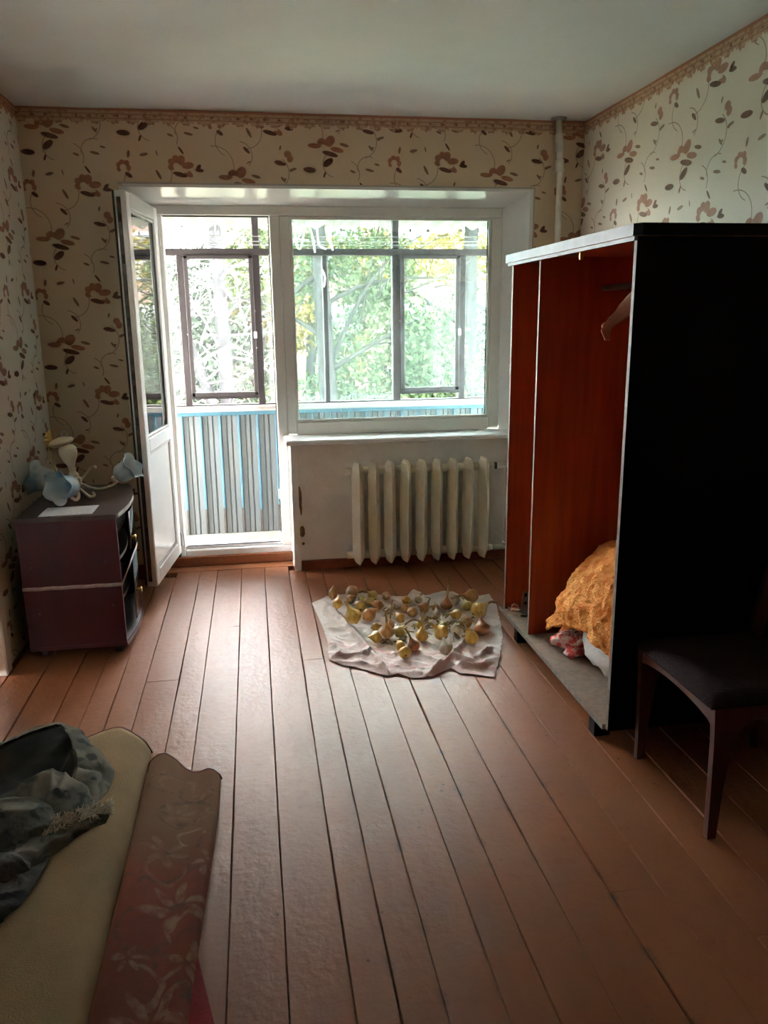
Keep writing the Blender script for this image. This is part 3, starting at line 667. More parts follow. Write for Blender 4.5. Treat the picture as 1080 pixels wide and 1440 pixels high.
offs(ra, MB().bbox((2.585, -.10, .58), (2.60, -.07, .62), .004)).build('valve', M_lock, ra)
for x in (1.862, 2.33): offs(ra, MB().bbox((x-.006, -.085, .585), (x+.006, -.001, .60), .002)).build('wall_bracket', M_rad, ra)
hp = empty('heating_pipe', (2.66, -.075, 0), 'thin cream pipe bypass at the right end of the radiator', 'pipe')
offs(hp, MB().tube([(2.60, -.085, .60), (2.66, -.085, .60), (2.80, -.085, .60)], .015, 12)).build('branch', M_pipe, hp)
offs(hp, MB().tube([(2.58, -.085, .10), (2.66, -.085, .10), (2.80, -.085, .10)], .015, 12)).build('branch', M_pipe, hp)
offs(hp, MB().tube([(2.662, -.10, .585), (2.662, -.10, .115)], .0145, 12)).build('bypass', M_pipe, hp)
for z in (.575, .125): offs(hp, MB().tube([(2.662, -.10, z-.012), (2.662, -.10, z+.012)], .021, 12)).build('coupling', M_pipe, hp)
rp = empty('riser_pipe', (2.935, -.05, 0), 'white riser pipe running up to the ceiling right of the window', 'pipe')
MB().tube([(0, 0, 0), (0, 0, 2.20), (-.004, -.002, 2.30), (-.012, 0, 2.38), (-.018, 0, 2.5)], .0165, 12).build('pipe', M_pipe, rp)
for z0_, z1_, rr_ in ((2.225, 2.29, .024), (2.33, 2.42, .023)): MB().tube([(-.002 if z0_ < 2.3 else -.010, 0, z0_), (-.004 if z0_ < 2.3 else -.014, 0, z1_)], rr_, 12).build('coupling', M_pipe, rp)
MB().tube([(-.018, 0, 2.488), (-.018, 0, 2.4995)], [.034, .045], 14).build('ceiling_collar', mat('rough_mortar', (.4, .38, .35), None, .9), rp)

# ------------------------------------------------------------------ open wardrobe
M_dark = mat('near_black_walnut', (.005, .0022, .0028), (.0035, .0016, .002), .5, 5, stretch=(6, 6, .6), spec=.12)
M_orange = mat('red_brown_veneer', (.42, .078, .018), (.31, .052, .013), .42, 5, stretch=(7, 7, .5), spec=.3)
M_edge = mat('pale_panel_edge', (.22, .20, .175), (.14, .125, .105), .55, 30)
M_silver = mat('silver_edge_band', (.16, .16, .155), (.11, .11, .105), .45, 8, metal=.0)
M_chip = mat('bare_particle_board', (.27, .195, .14), (.21, .15, .11), .8, 40, .1)
WX, WB, WY0, WY1, WZ, WT = 2.33, 2.93, -2.268, -1.128, .105, 1.678
wd = empty('wardrobe', (WX+.3, -1.70, 0), 'tall dark open-fronted wardrobe with red-brown inside against the right wall', 'wardrobe')
def wp(name, a, b, mats, mis, par=wd): return offs(wd, MB().box(a, b, mis=mis)).build(name, mats, par)
#                       -z +z -y +x +y -x
wp('side_panel', (WX, WY0, .088), (WB, WY0+.018, WT), [M_dark, M_orange, M_edge], (0, 0, 0, 0, 1, 2))
wp('side_panel', (WX, WY1, .105), (WB, WY1+.018, WT), [M_dark, M_orange, M_edge], (0, 0, 1, 0, 0, 2))
wp('divider', (WX+.004, -1.452, .105), (WB-.01, -1.436, WT), [M_dark, M_orange, M_edge], (0, 0, 1, 0, 1, 2))
wp('bottom_shelf', (WX-.012, WY0+.018, .086), (WB, WY1+.055, .105), [M_chip, M_orange, M_edge], (1, 0, 0, 0, 0, 2))
wp('back_panel', (WB, WY0, .09), (WB+.006, WY1+.018, WT), [M_dark, M_orange], (0, 0, 0, 0, 0, 1))
tp = MB(); poly = [(WX+.0, -2.30), (WX-.018, -2.275), (WX-.018, WY1+.055), (WX-.008, WY1+.068), (WB+.01, WY1+.068), (WB+.01, -2.30)]
n_ = len(poly)
for i in range(n_):
    a, b_ = poly[i], poly[(i+1) % n_]; mi = 2 if i in (0, 1, 2) else 0
    if i == 0: mi = 0
    tp.add([(a[0], a[1], WT), (b_[0], b_[1], WT), (b_[0], b_[1], WT+.034), (a[0], a[1], WT+.034)], [(3, 2, 1, 0)], mi)
tp.add([(x, y, WT+.034) for x, y in poly], [tuple(reversed(range(n_)))], 0); tp.add([(x, y, WT) for x, y in poly], [tuple(range(n_))], 1)
offs(wd, tp).build('top_panel', [M_dark, M_orange, M_silver], wd)
wp('top_moulding', (WX-.010, WY0, WT-.012), (WX+.004, WY1+.05, WT), [M_silver], (0,)*6)
for y in (-2.15, -1.30):
    for x in (WX+.008, WB-.07): offs(wd, MB().bbox((x, y, 0), (x+.06, y+.05, .086), .003)).build('leg', M_dark, wd)
for z in (1.52, 1.30, 1.02, .74): offs(wd, MB().tube([(WX+.20, WY1-.006, z), (WX+.20, WY1+.002, z)], .006, 8)).build('shelf_peg', M_dark, wd)
offs(wd, MB().tube([(WX+.27, WY0+.018, 1.56), (WX+.27, -1.452, 1.56)], .012, 12)).build('hanging_rail', M_lock, wd)
offs(wd, MB().bbox((WX+.02, -1.80, WT-.034), (WX+.034, -1.79, WT), .002)).build('catch', M_brass, wd)
# bracket hardware on the bottom shelf
for i, (x, y, rz, lab) in enumerate(((2.417, -1.170, .35, 'perforated steel bracket standing in the pile in the wardrobe corner'), (2.372, -1.165, 2.6, 'small bent hinge lying leftmost in the wardrobe corner'), (2.398, -1.238, -.3, 'dull brown metal plate lying in front of the brackets in the wardrobe'))):
    h_ = empty('bracket', (x, y, .1055), lab, 'bracket', None, rz)
    q = MB()
    if i == 0:
        pts = [(-.028, 0), (.028, 0), (.020, .045), (.014, .085), (.006, .097), (-.006, .097), (-.014, .085), (-.020, .045)]
        def ring(cx, cz, r, n=16): return [(cx+r*math.cos(2*PI*k/n), cz+r*math.sin(2*PI*k/n)) for k in range(n)]
        q.prism([(a, .0, b_) for a, b_ in pts], (0, .002, 0))
        q.box((-.028, -.03, 0), (.028, .0, .002)); q.build('plate', M_steel, h_)
        for cz, r in ((.078, .009), (.038, .008)):
            MB().prism([(a, -.0006, b_) for a, b_ in ring(0, cz, r)], (0, .0005, 0)).build('screw_hole', M_black, h_)
    elif i == 1:
        q.bbox((-.022, -.012, 0), (.022, .012, .014), .003); q.build('cup', M_steel, h_)
        MB().tube([(-.018, .0, .014), (-.012, .008, .03), (.008, .004, .036), (.02, -.004, .022)], .004, 8).build('arm', M_steel, h_)
        MB().tube([(.02, -.02, .006), (.034, -.03, .006), (.04, -.018, .006), (.03, -.008, .006)], .0035, 8).build('spring', M_steel, h_)
    else:
        q.bbox((-.026, -.012, 0), (.026, .012, .010), .002); q.build('plate', M_lock, h_)
        MB().tube([(-.03, 0, .004), (-.055, .008, .003), (-.06, -.006, .003), (-.035, -.012, .003)], .0015, 6).build('wire', M_lock, h_)

# bedding in the wardrobe
def blob(name, m, ctrl, mu, nv, amp, sc, seed, par=None, amp2=0, sc2=60, solid=.006, ridge=0, rs=(9, 16, 9)):
    g = catmull(ctrl, mu, nv)
    if name and par is not None and par.name.startswith('old_jacket'):
        for row in g:
            for p in row:
                if p.x < .35: p.x = .35-(.35-p.x)*.62
    out = []
    for i, row in enumerate(g):
        R = []
        for j, p in enumerate(row):
            a = g[min(i+1, mu)][j]-g[max(i-1, 0)][j]; b_ = row[min(j+1, nv)]-row[max(j-1, 0)]
            nn = a.cross(b_); nn = nn.normalized() if nn.length > 1e-9 else Vector((0, 0, 1))
            d = amp*fbm((p.x+seed, p.y, p.z), sc, 3)+(amp2*fbm((p.x, p.y+seed, p.z), sc2, 2) if amp2 else 0)
            if ridge: d += ridge*(1-abs(noise.noise(Vector((p.x*rs[0]+seed, p.y*rs[1], p.z*rs[2])))))**4-ridge*.3
            R.append(p+nn*d)
        out.append(R)
    q = MB().grid(out)
    if par is not None: offs(par, q) if par.rotation_euler.z == 0 else None
    o = q.build(name, m, par)
    if solid:
        md = o.modifiers.new('thickness', 'SOLIDIFY'); md.thickness = solid; md.offset = -1
    return o
M_blanket = mat('orange_terry', (.88, .42, .11), (.74, .23, .035), .95, 22, 1.0, 110, lo=.38, hi=.62, detail=6)
M_pillow = mat('white_cotton', (.62, .63, .62), (.52, .53, .52), .85, 6, .25, 60)
M_pink = mat('pink_patterned_cloth', (.60, .07, .06), (.72, .50, .46), .8, 26, lo=.46, hi=.54)
def pillow_mesh(cx, cy, cz, rx, ry, rz_, seed, zmin, xmin, ymin, nx=34, nz=22, e=.75, crump=.02):
    rows = []
    for i in range(nz+1):
        ph = -PI/2+PI*i/nz; R = []
        for j in range(nx+1):
            th = 2*PI*j/nx; c, s_ = math.cos(th), math.sin(th); cp_, sp_ = math.cos(ph), math.sin(ph)
            f = lambda t, k=e: math.copysign(abs(t)**k, t)
            p = Vector((cx+rx*f(cp_)*f(c), cy+ry*f(cp_)*f(s_), cz+rz_*f(sp_, .9)))
            d = 1+crump/rx*2*noise.fractal(Vector((c*1.5+seed, s_*1.5, sp_*2)), 1, 2, 4)
            p = Vector((cx, cy, cz))+(p-Vector((cx, cy, cz)))*d
            p.z = max(p.z, zmin+.002); p.x = max(p.x, xmin); p.y = max(p.y, ymin); R.append(p)
        rows.append(R)
    return rows
q = MB().grid(pillow_mesh(2.655, -1.965, .245, .240, .27, .150, 2, .105, WX+.035, WY0+.022, crump=.02))
tag(q.build('pillow', M_pillow), 'plump white pillow under the orange blanket in the wardrobe', 'pillow')
q = MB().grid(pillow_mesh(2.50, -1.66, .145, .09, .09, .05, 7, .105, WX+.03, WY0+.02, e=.9, crump=.03))
tag(q.build('crumpled_cloth', M_pink), 'crumpled pink and red patterned cloth beside the white pillow', 'cloth')
# blanket folded over: a heavy draped heap with a near lower hem
ctrl = [[(2.88, -1.50, .32), (2.86, -1.51, .50), (2.84, -1.60, .58), (2.82, -1.85, .63), (2.84, -2.1, .63), (2.86, -2.235, .58)],
        [(2.72, -1.49, .30), (2.66, -1.53, .49), (2.66, -1.63, .56), (2.64, -1.86, .62), (2.66, -2.1, .62), (2.70, -2.235, .56)],
        [(2.58, -1.52, .29), (2.54, -1.57, .45), (2.53, -1.70, .52), (2.51, -1.90, .575), (2.52, -2.10, .57), (2.55, -2.235, .52)],
        [(2.45, -1.555, .26), (2.44, -1.62, .39), (2.435, -1.74, .46), (2.43, -1.93, .505), (2.43, -2.10, .50), (2.45, -2.235, .46)],
        [(2.375, -1.59, .235), (2.385, -1.67, .325), (2.375, -1.79, .38), (2.375, -1.94, .42), (2.375, -2.10, .42), (2.39, -2.235, .39)],
        [(2.350, -1.625, .205), (2.365, -1.70, .25), (2.360, -1.82, .29), (2.365, -1.95, .315), (2.365, -2.10, .31), (2.38, -2.235, .30)]]
bl = empty('blanket', (2.6, -1.85, .105), 'orange terry blanket heaped over the white pillow in the wardrobe', 'blanket')
blob('cover', M_blanket, ctrl, 90, 110, .022, 9, 3, bl, .006, 55, .014, ridge=.012)
blob('rolled_hem', M_blanket, [[(2.42, -1.55, .13), (2.44, -1.57, .19)], [(2.44, -1.60, .12), (2.46, -1.62, .20)], [(2.50, -1.66, .12), (2.53, -1.66, .20)]], 8, 10, .008, 12, 5, bl, .003, 70, .02)
# cloth hanging from the rail
M_peach = mat('peach_scarf', (.34, .18, .10), (.27, .14, .08), .8, 14)
sc = empty('hanging_scarf', (2.58, -2.0, 1.5), 'limp peach scarf hanging inside the wardrobe from its rail', 'scarf')
blob('fabric', M_peach, [[(2.64, -2.24, 1.60), (2.57, -2.24, 1.595), (2.53, -2.24, 1.54)], [(2.56, -2.10, 1.57), (2.53, -2.08, 1.55), (2.50, -2.12, 1.49)], [(2.47, -1.97, 1.53), (2.445, -1.97, 1.50), (2.46, -2.00, 1.455)],
     [(2.43, -1.94, 1.475), (2.40, -1.95, 1.44), (2.425, -1.97, 1.43)], [(2.40, -1.95, 1.43), (2.372, -1.96, 1.41), (2.40, -1.97, 1.405)], [(2.41, -1.95, 1.40), (2.385, -1.96, 1.375), (2.40, -1.97, 1.372)]], 30, 14, .010, 14, 4, sc, 0, 1, .006)

# ------------------------------------------------------------------ chair
M_chair = mat('dark_red_varnished_wood', (.085, .018, .009), (.055, .012, .006), .35, 6, stretch=(3, 3, .8))
M_seat = mat('worn_dark_upholstery', (.028, .011, .010), (.018, .008, .007), .8, 60, .35, 130, spec=.2)
ch = empty('chair', (2.62, -2.53, 0), 'dark varnished wooden chair with brown upholstered seat in shadow by the wardrobe', 'chair')
def cbm(name, q, m=M_chair): return offs(ch, q).build(name, m, ch)
for y, s_ in ((-2.735, -1), (-2.305, 1)):
    q = MB(); yy = y
    # front leg: broad at the top, tapering, with a curved bracket to the side apron
    prof = [(2.405, .415), (2.412, .30), (2.416, .15), (2.418, 0), (2.445, 0), (2.452, .15), (2.468, .28), (2.485, .335), (2.52, .362), (2.52, .415)]
    q.prism([(x, yy-.011, z) for x, z in prof], (0, .022, 0)); cbm('leg', q)
    prof = [(2.78, .415), (2.80, .2), (2.835, 0), (2.862, 0), (2.84, .2), (2.835, .415), (2.86, .6), (2.90, .80), (2.875, .80), (2.83, .6)]
    q = MB(); q.prism([(x, yy-.011, z) for x, z in [(2.79, .36), (2.80, .2), (2.835, 0), (2.862, 0), (2.845, .2), (2.838, .415), (2.865, .6), (2.91, .80), (2.885, .80), (2.825, .6), (2.79, .42)]], (0, .022, 0)); cbm('leg', q)
    cbm('side_apron', MB().bbox((2.50, yy-.009, .362), (2.80, yy+.009, .41), .004))
q = MB(); n = 14; top = [(2.412, -2.73+.43*i/n, .412) for i in range(n+1)]; bot = [(2.412, -2.73+.43*i/n, .345+.03*math.sin(PI*i/n)**.6) for i in range(n+1)]
q.prism(bot+list(reversed(top)), (.02, 0, 0)); cbm('front_apron', q)
cbm('back_apron', MB().bbox((2.80, -2.73, .36), (2.82, -2.31, .41), .003))
rows = []
for i in range(17):
    R = []
    for j in range(17):
        u, v = i/16, j/16; x = 2.39+.43*u; y = -2.752+.464*v
        e = min(1, min(u, 1-u, v, 1-v)*9); R.append((x, y, .414+.026*math.sqrt(e*(2-e))+.006*math.sin(PI*u)*math.sin(PI*v)))
    rows.append(R)
q = MB().grid(rows); q.prism([(2.39, -2.752, .410), (2.82, -2.752, .410), (2.82, -2.288, .410), (2.39, -2.288, .410)], (0, 0, .005)); cbm('seat', q, M_seat)
g = catmull([[(2.868+.035*z_+.02*(1-abs(y_)), -2.52+.225*y_, .57+.27*z_) for z_ in (0, .5, 1)] for y_ in (-1, -.4, .4, 1)], 14, 10)
q = MB().grid(g); o = cbm('backrest', q, M_seat); md = o.modifiers.new('t', 'SOLIDIFY'); md.thickness = .022

# ------------------------------------------------------------------ television cabinet
M_cab = mat('burgundy_laminate', (.075, .009, .019), (.062, .007, .016), .38, 3, stretch=(4, 4, 1))
M_cabtop = mat('dusty_dark_top', (.062, .032, .030), (.085, .055, .05), .35, 5)
M_grey = mat('grey_melamine', (.24, .24, .245), (.2, .2, .205), .4, 6)
M_bglass = mat('black_glass_door', (.008, .008, .009), None, .08)
CX0, CX1, CY0, CY1, CZ0, CZ1 = .178, .592, -1.088, -.40, .058, .645
cb = empty('television_cabinet', (.38, -.74, 0), 'burgundy low cabinet on castors with bowed front in the left corner', 'cabinet')
def cc(name, q, m): return offs(cb, q).build(name, m, cb)
cc('side_panel', MB().bbox((CX0, CY0, CZ0), (CX1-.002, CY0+.018, CZ1-.02), .002), M_cab)
cc('side_panel', MB().bbox((CX0, CY1-.018, CZ0), (CX1-.03, CY1, CZ1-.02), .002), M_cab)
cc('back_panel', MB().bbox((CX0, CY0+.018, CZ0), (CX0+.012, CY1-.018, CZ1-.02), .002), M_cab)
def bow(z0_, z1_, dx=0, bulge=.032, y0=CY0, y1=CY1, n=20):
    pts = [(CX0, y0), ] + [(CX1+dx+bulge*math.sin(PI*i/n)**.9-.044*(i/n)**2, y0+(y1-y0)*i/n) for i in range(n+1)] + [(CX0, y1)]
    return MB().prism([(x, y, z0_) for x, y in pts], (0, 0, z1_-z0_))
cc('top_panel', bow(CZ1-.02, CZ1), M_cabtop)
q = MB(); n = 20; q.grid([[(CX1+.001+.032*math.sin(PI*i/n)**.9-.044*(i/n)**2, CY0+(CY1-CY0)*i/n, z) for i in range(n+1)] for z in (CZ1-.019, CZ1-.001)], flip=False); o = cc('edge_band', q, M_edge); o.modifiers.new('t', 'SOLIDIFY').thickness = .0015
cc('bottom_panel', bow(CZ0-.016, CZ0), M_cab); 
q = bow(CZ0, CZ0+.002, -.006, y0=CY0+.018, y1=CY1-.018); cc('bottom_lining', q, M_grey)
for z in (.215, .40, .53): cc('shelf', bow(z, z+.016, -.04, .028, CY0+.018, CY1-.018), M_grey)
for za, zb in ((.43, .60), (.09, .38)):
    q = MB(); n = 14; i0, i1 = .30, .98
    q.grid([[(CX1-.010+.032*math.sin(PI*t)**.9-.044*t*t, CY0+(CY1-CY0)*t, z) for t in [i0+(i1-i0)*k/n for k in range(n+1)]] for z in (za, zb)]); o = cc('glass_door', q, M_bglass); o.modifiers.new('t', 'SOLIDIFY').thickness = .005
for y, z in ((-.84, .475), (-.80, .205)): cc('knob', MB().tube([(CX1+.008, y, z), (CX1+.026, y, z), (CX1+.038, y, z)], [.006, .008, .014], 12), M_brass)
for x, y in ((CX0+.05, CY0+.05), (CX1-.045, CY0+.045), (CX0+.05, CY1-.05), (CX1-.06, CY1-.05)):
    q = MB().bbox((x-.014, y-.014, .03), (x+.014, y+.014, .043), .003); cc('castor_fork', q, M_black)
    q = MB().tube([(x-.016, y, .0205), (x-.012, y, .0205), (x+.012, y, .0205), (x+.016, y, .0205)], [.016, .0205, .0205, .016], 14); cc('castor_wheel', q, M_black)
for x, z in ((.222, .427), (.531, .437), (.235, .215), (.545, .235)): cc('screw_cap', MB().tube([(x, CY0+.001, z), (x, CY0-.0015, z)], .005, 10), M_cabtop)
M_tape = mat('pale_crumpled_tape', (.50, .42, .42), (.38, .27, .28), .45, 40)
q = MB(); ys = CY0-.0022
q.grid([[(CX0-.002+(CX1-CX0+.004)*i/16, ys, z_+.001*math.sin(i*1.7)) for i in range(17)] for z_ in (.322, .338)], flip=True)
q.grid([[(CX1+.001, ys, z_), (CX1+.020, CY0+.12, z_+.05), (CX1+.034, CY0+.30, z_+.10)] for z_ in (.322, .338)], flip=True)
o = cc('tape_strip', q, M_tape); o.modifiers.new('t', 'SOLIDIFY').thickness = .0012
# paper on the cabinet
pp = MB(); rows = [[(.268+.222*i/10-.0*j, -1.068+.17*j/6+.01*i/10, CZ1+.0012+.0012*noise.noise(Vector((i*.4, j*.5, 2)))) for i in range(11)] for j in range(7)]
def papermat():
    m, nt, b = newmat('printed_paper'); geo = N(nt, 'ShaderNodeNewGeometry'); sx = N(nt, 'ShaderNodeSeparateXYZ'); nt.links.new(geo.outputs['Position'], sx.inputs[0])
    ln = math_(nt, 'PINGPONG', math_(nt, 'ADD', sx.outputs['Y'], 2.0), .006); n_ = noise_(nt, 160, 1)
    f = math_(nt, 'MULTIPLY', ramp(nt, ln, .0035, .0045), ramp(nt, n_, .42, .52))
    inx = math_(nt, 'COMPARE', sx.outputs['X'], .38, .09); f = math_(nt, 'MULTIPLY', f, inx)
    nt.links.new(mixc(nt, math_(nt, 'MULTIPLY', f, .4), (.72, .73, .75), (.25, .26, .3)), b.inputs['Base Color']); b.inputs['Roughness'].default_value = .6; return m
o = pp.grid(rows, flip=True).build('paper_sheet', papermat()); tag(o, 'white printed sheet of paper lying on the front edge of the burgundy cabinet', 'paper')

# ------------------------------------------------------------------ dismantled chandelier on the cabinet
M_enam = mat('ivory_enamel', (.74, .69, .55), (.66, .60, .46), .28, 6)
def shade_mat():
    m, nt, b = newmat('blue_white_frosted_glass'); n1 = noise_(nt, 11, 2)
    geo = N(nt, 'ShaderNodeTexCoord')
    c = mixc(nt, ramp(nt, n1, .5, .62), (.72, .86, .88), (.42, .66, .88)); nt.links.new(c, b.inputs['Base Color'])
    b.inputs['Roughness'].default_value = .22; b.inputs['Transmission Weight'].default_value = .35; b.inputs['IOR'].default_value = 1.2
    b.inputs['Subsurface Weight'].default_value = .0
    return m
M_shade = shade_mat()
cl = empty('chandelier', (.33, -.66, CZ1), 'ivory chandelier with frilled blue glass shades lying on the burgundy cabinet', 'chandelier')
T = Matrix.Translation(Vector((.0, .0, 0)))
tilt = Matrix.Translation(Vector((.012, .0, .095))) @ Matrix.Rotation(math.radians(-6), 4, 'Y') @ Matrix.Rotation(math.radians(3), 4, 'X')
MB().lathe([(.006, -.005), (.022, 0), (.026, .008), (.018, .018), (.013, .03), (.018, .036), (.014, .045), (.02, .06), (.034, .09), (.041, .115), (.040, .135), (.030, .15), (.014, .155), (0, .155)], 28, tilt).build('vase_body', M_enam, cl)
MB().lathe([(.0, .155), (.018, .153), (.045, .158), (.058, .168), (.060, .174), (.05, .182), (.03, .190), (.012, .193), (0, .194)], 30, tilt @ Matrix.Rotation(math.radians(-7), 4, 'Y')).build('canopy', M_enam, cl)
q = MB(); q.tube([tilt @ Vector((.014*math.cos(a), 0, .205+.016*math.sin(a))) for a in [2*PI*k/14 for k in range(15)]], .0035, 8); q.build('hanging_loop', M_enam, cl)
MB().bbox((-.03, -.028, .050), (.044, .03, .094), .008, mat=Matrix.Rotation(.35, 4, 'Z')).build('hub_block', M_enam, cl)
MB().bbox((.018, -.0305, .062), (.034, -.0275, .080), .002, mat=Matrix.Rotation(.35, 4, 'Z')).build('terminal', M_brass, cl)
def arm(pts, r=.006): 
    sm = [rw[0] for rw in catmull([[p, p] for p in pts], 22, 1)]; return MB().tube(sm, r, 8).build('arm', M_enam, cl)
arm([(.03, .0, .065), (.06, .02, .095), (.085, .03, .125), (.10, .03, .13)])
arm([(.04, .01, .06), (.07, .05, .03), (.11, .09, .012), (.16, .12, .02), (.19, .13, .04)])
arm([(.02, -.02, .06), (.05, -.05, .04), (.085, -.09, .02), (.10, -.10, .012), (.115, -.085, .016), (.105, -.07, .028)])
arm([(-.01, -.03, .07), (.02, -.07, .075), (.05, -.12, .05), (.06, -.165, .028), (.05, -.18, .02), (.03, -.175, .03)], .0075)
arm([(-.03, .0, .07), (-.06, .02, .10), (-.075, .03, .16), (-.065, .02, .20)], .0035)
MB().lathe([(.009, -.006), (.011, 0), (.009, .006), (0, .007)], 12, Matrix.Translation((.104, .03, .131))).build('arm_tip', M_enam, cl)
def frill(scale, mat_, label=None):
    def fn(r, z, a):
        k = max(0, (z-.055)/.05); return r*(1+.09*k*math.sin(5*a)), z+.007*k*math.cos(5*a)
    prof = [(.014, -.004), (.016, .0), (.030, .004), (.043, .016), (.049, .035), (.050, .055), (.051, .075), (.056, .092), (.066, .105), (.072, .110)]
    prof = [(r*scale, z*scale) for r, z in prof]
    def f2(r, z, a):
        r, z = fn(r/scale, z/scale, a); return r*scale, z*scale
    qs = MB().lathe(prof, 48, mat_, fn=f2); mat_ = Matrix.Translation((0, 0, max(0, .002-min(v[2] for v in qs.v)))) @ mat_
    o = MB().lathe(prof, 48, mat_, fn=f2).build('glass_shade', M_shade, cl); md = o.modifiers.new('t', 'SOLIDIFY'); md.thickness = .003
    h = MB().lathe([(.0, -.024), (.014, -.022), (.017, -.004), (.015, .0), (0, .002)], 16, mat_).build('lamp_holder', M_enam, cl)
    if label: o['label'] = label
R_ = Matrix.Rotation
frill(1.06, Matrix.Translation((.034, -.100, .066)) @ R_(math.radians(-118), 4, 'Z') @ R_(math.radians(84), 4, 'Y'))
frill(1.15, Matrix.Translation((-.06, .03, .06)) @ R_(math.radians(170), 4, 'Z') @ R_(math.radians(75), 4, 'Y'))
frill(.98, Matrix.Translation((.185, .135, .060)) @ R_(math.radians(-15), 4, 'Z') @ R_(math.radians(58), 4, 'Y'))
q = MB()
for k in range(7):
    a = math.radians(-75+25*k); q.tube([(0, 0, 0), (-.018*math.cos(a), -.004, .030*math.sin(a)), (-.024*math.cos(a), 0, .040*math.sin(a))], [.003, .006, .003], 8)
q.v = [(x*1.25-.070, y+.0, z*1.25+.272) for x, y, z in q.v]; q.build('brass_fan_rosette', M_brass, cl)
q = MB().tube([(-.06, .02, .05), (-.08, .02, .16), (-.070, .0, .272)], .003, 8); q.build('rosette_stem', M_brass, cl)

# ------------------------------------------------------------------ cloth with onions
def clothmat():
    m, nt, b = newmat('creased_towel'); geo = N(nt, 'ShaderNodeNewGeometry'); sx = N(nt, 'ShaderNodeSeparateXYZ'); nt.links.new(geo.outputs['Position'], sx.inputs[0])
    at = N(nt, 'ShaderNodeAttribute'); at.attribute_name = 'front'
    n1 = noise_(nt, 5, 4)
    c = mixc(nt, ramp(nt, n1, .4, .7), (.66, .60, .56), (.56, .49, .44))
    f = at.outputs['Fac']
    for ctr, wdt in ((.075, .010), (.21, .008)):
        c = mixc(nt, math_(nt, 'MULTIPLY', math_(nt, 'COMPARE', math_(nt, 'ADD', f, math_(nt, 'MULTIPLY', n1, .05)), ctr+.025, wdt*1.6), math_(nt, 'MULTIPLY', ramp(nt, noise_(nt, 9, 3), .42, .6), .55)), c, (.50, .17, .17))
    c = mixc(nt, math_(nt, 'MULTIPLY', ramp(nt, f, .40, 0), .4), c, (.60, .33, .33))
    # woven grid
    gx = math_(nt, 'PINGPONG', math_(nt, 'ADD', sx.outputs['X'], 0), .018); gy = math_(nt, 'PINGPONG', math_(nt, 'ADD', sx.outputs['Y'], 9), .018)
    g = math_(nt, 'MAXIMUM', ramp(nt, gx, .0015, .0005), ramp(nt, gy, .0015, .0005))
    c = mixc(nt, math_(nt, 'MULTIPLY', g, .25), c, (.5, .38, .36))
    nt.links.new(c, b.inputs['Base Color']); b.inputs['Roughness'].default_value = .9; b.inputs['Specular IOR Level'].default_value = .1
    bump(nt, b, noise_(nt, 60, 3), .3, .01); return m
topc = [(1.449,-.596),(1.539,-.513),(1.695,-.497),(1.859,-.564),(1.962,-.595),(2.024,-.478),(2.055,-.614),(2.172,-.567),(2.237,-.591),(2.262,-.676),(2.331,-.667),(2.41,-.637)]
rightc = [(2.41,-.637),(2.389,-.811),(2.336,-1.053),(2.3,-1.201),(2.215,-1.432),(2.13,-1.627)]
rightc = [(min(x, 2.40), y) for x, y in rightc]
botc = [(1.473,-1.33),(1.52,-1.391),(1.577,-1.424),(1.631,-1.477),(1.697,-1.539),(1.744,-1.527),(1.795,-1.578),(1.87,-1.578),(1.93,-1.54),(1.978,-1.507),(1.996,-1.56),(2.063,-1.593),(2.13,-1.627)]
leftc = [(1.449,-.596),(1.463,-.757),(1.476,-.935),(1.484,-1.115),(1.473,-1.33)]
def samp(P, t):
    L_ = [0]
    for a, b_ in zip(P, P[1:]): L_.append(L_[-1]+math.hypot(b_[0]-a[0], b_[1]-a[1]))
    d = t*L_[-1]
    for i in range(len(P)-1):
        if d <= L_[i+1]+1e-9:
            u = (d-L_[i])/(L_[i+1]-L_[i]); return (P[i][0]*(1-u)+P[i+1][0]*u, P[i][1]*(1-u)+P[i+1][1]*u)
    return P[-1]
ridges = [([(1.50,-.62),(1.551,-.779),(1.614,-1.058),(1.657,-1.30),(1.699,-1.523)], .022, .012), ([(2.16,-1.2),(2.105,-1.263),(2.028,-1.37),(1.952,-1.484),(1.856,-1.573)], .024, .012),
          ([(2.015,-1.422),(2.081,-1.472),(2.196,-1.354)], .020, .014), ([(2.02,-1.50),(2.10,-1.54),(2.19,-1.45)], .018, .013), ([(1.474,-1.32),(1.56,-1.313),(1.654,-1.315)], .018, .012),
          ([(1.50,-1.36),(1.60,-1.40),(1.68,-1.47)], .014, .012), ([(1.55,-.53),(1.70,-.52),(1.85,-.58)], .016, .02), ([(2.0,-.55),(2.06,-.63),(2.2,-.62)], .022, .02), ([(2.30,-.70),(2.26,-.95),(2.24,-1.2)], .010, .02), ([(1.48,-.7),(1.50,-.95),(1.50,-1.2)], .012, .02), ([(1.75,-1.53),(1.85,-1.55),(1.93,-1.5)], .016, .016)]
def segd(x, y, P):
    best = 9
    for (ax, ay), (bx, by) in zip(P, P[1:]):
        t = max(0, min(1, ((x-ax)*(bx-ax)+(y-ay)*(by-ay))/((bx-ax)**2+(by-ay)**2))); best = min(best, math.hypot(x-ax-t*(bx-ax), y-ay-t*(by-ay)))
    return best
def cloth_h(x, y):
    h = .004+.010*(1-abs(noise.noise(Vector((x*8, y*6, 1)))))**4+.009*(1-abs(noise.noise(Vector((x*17+y*6, y*15, 4)))))**4+.003*max(0, fbm((x, y, 3), 22, 3))
    for P, hh, wv in ridges: h += hh*math.exp(-(segd(x, y, P)/wv)**2)
    return h
NU, NV = 120, 120; rows = []; fr = []
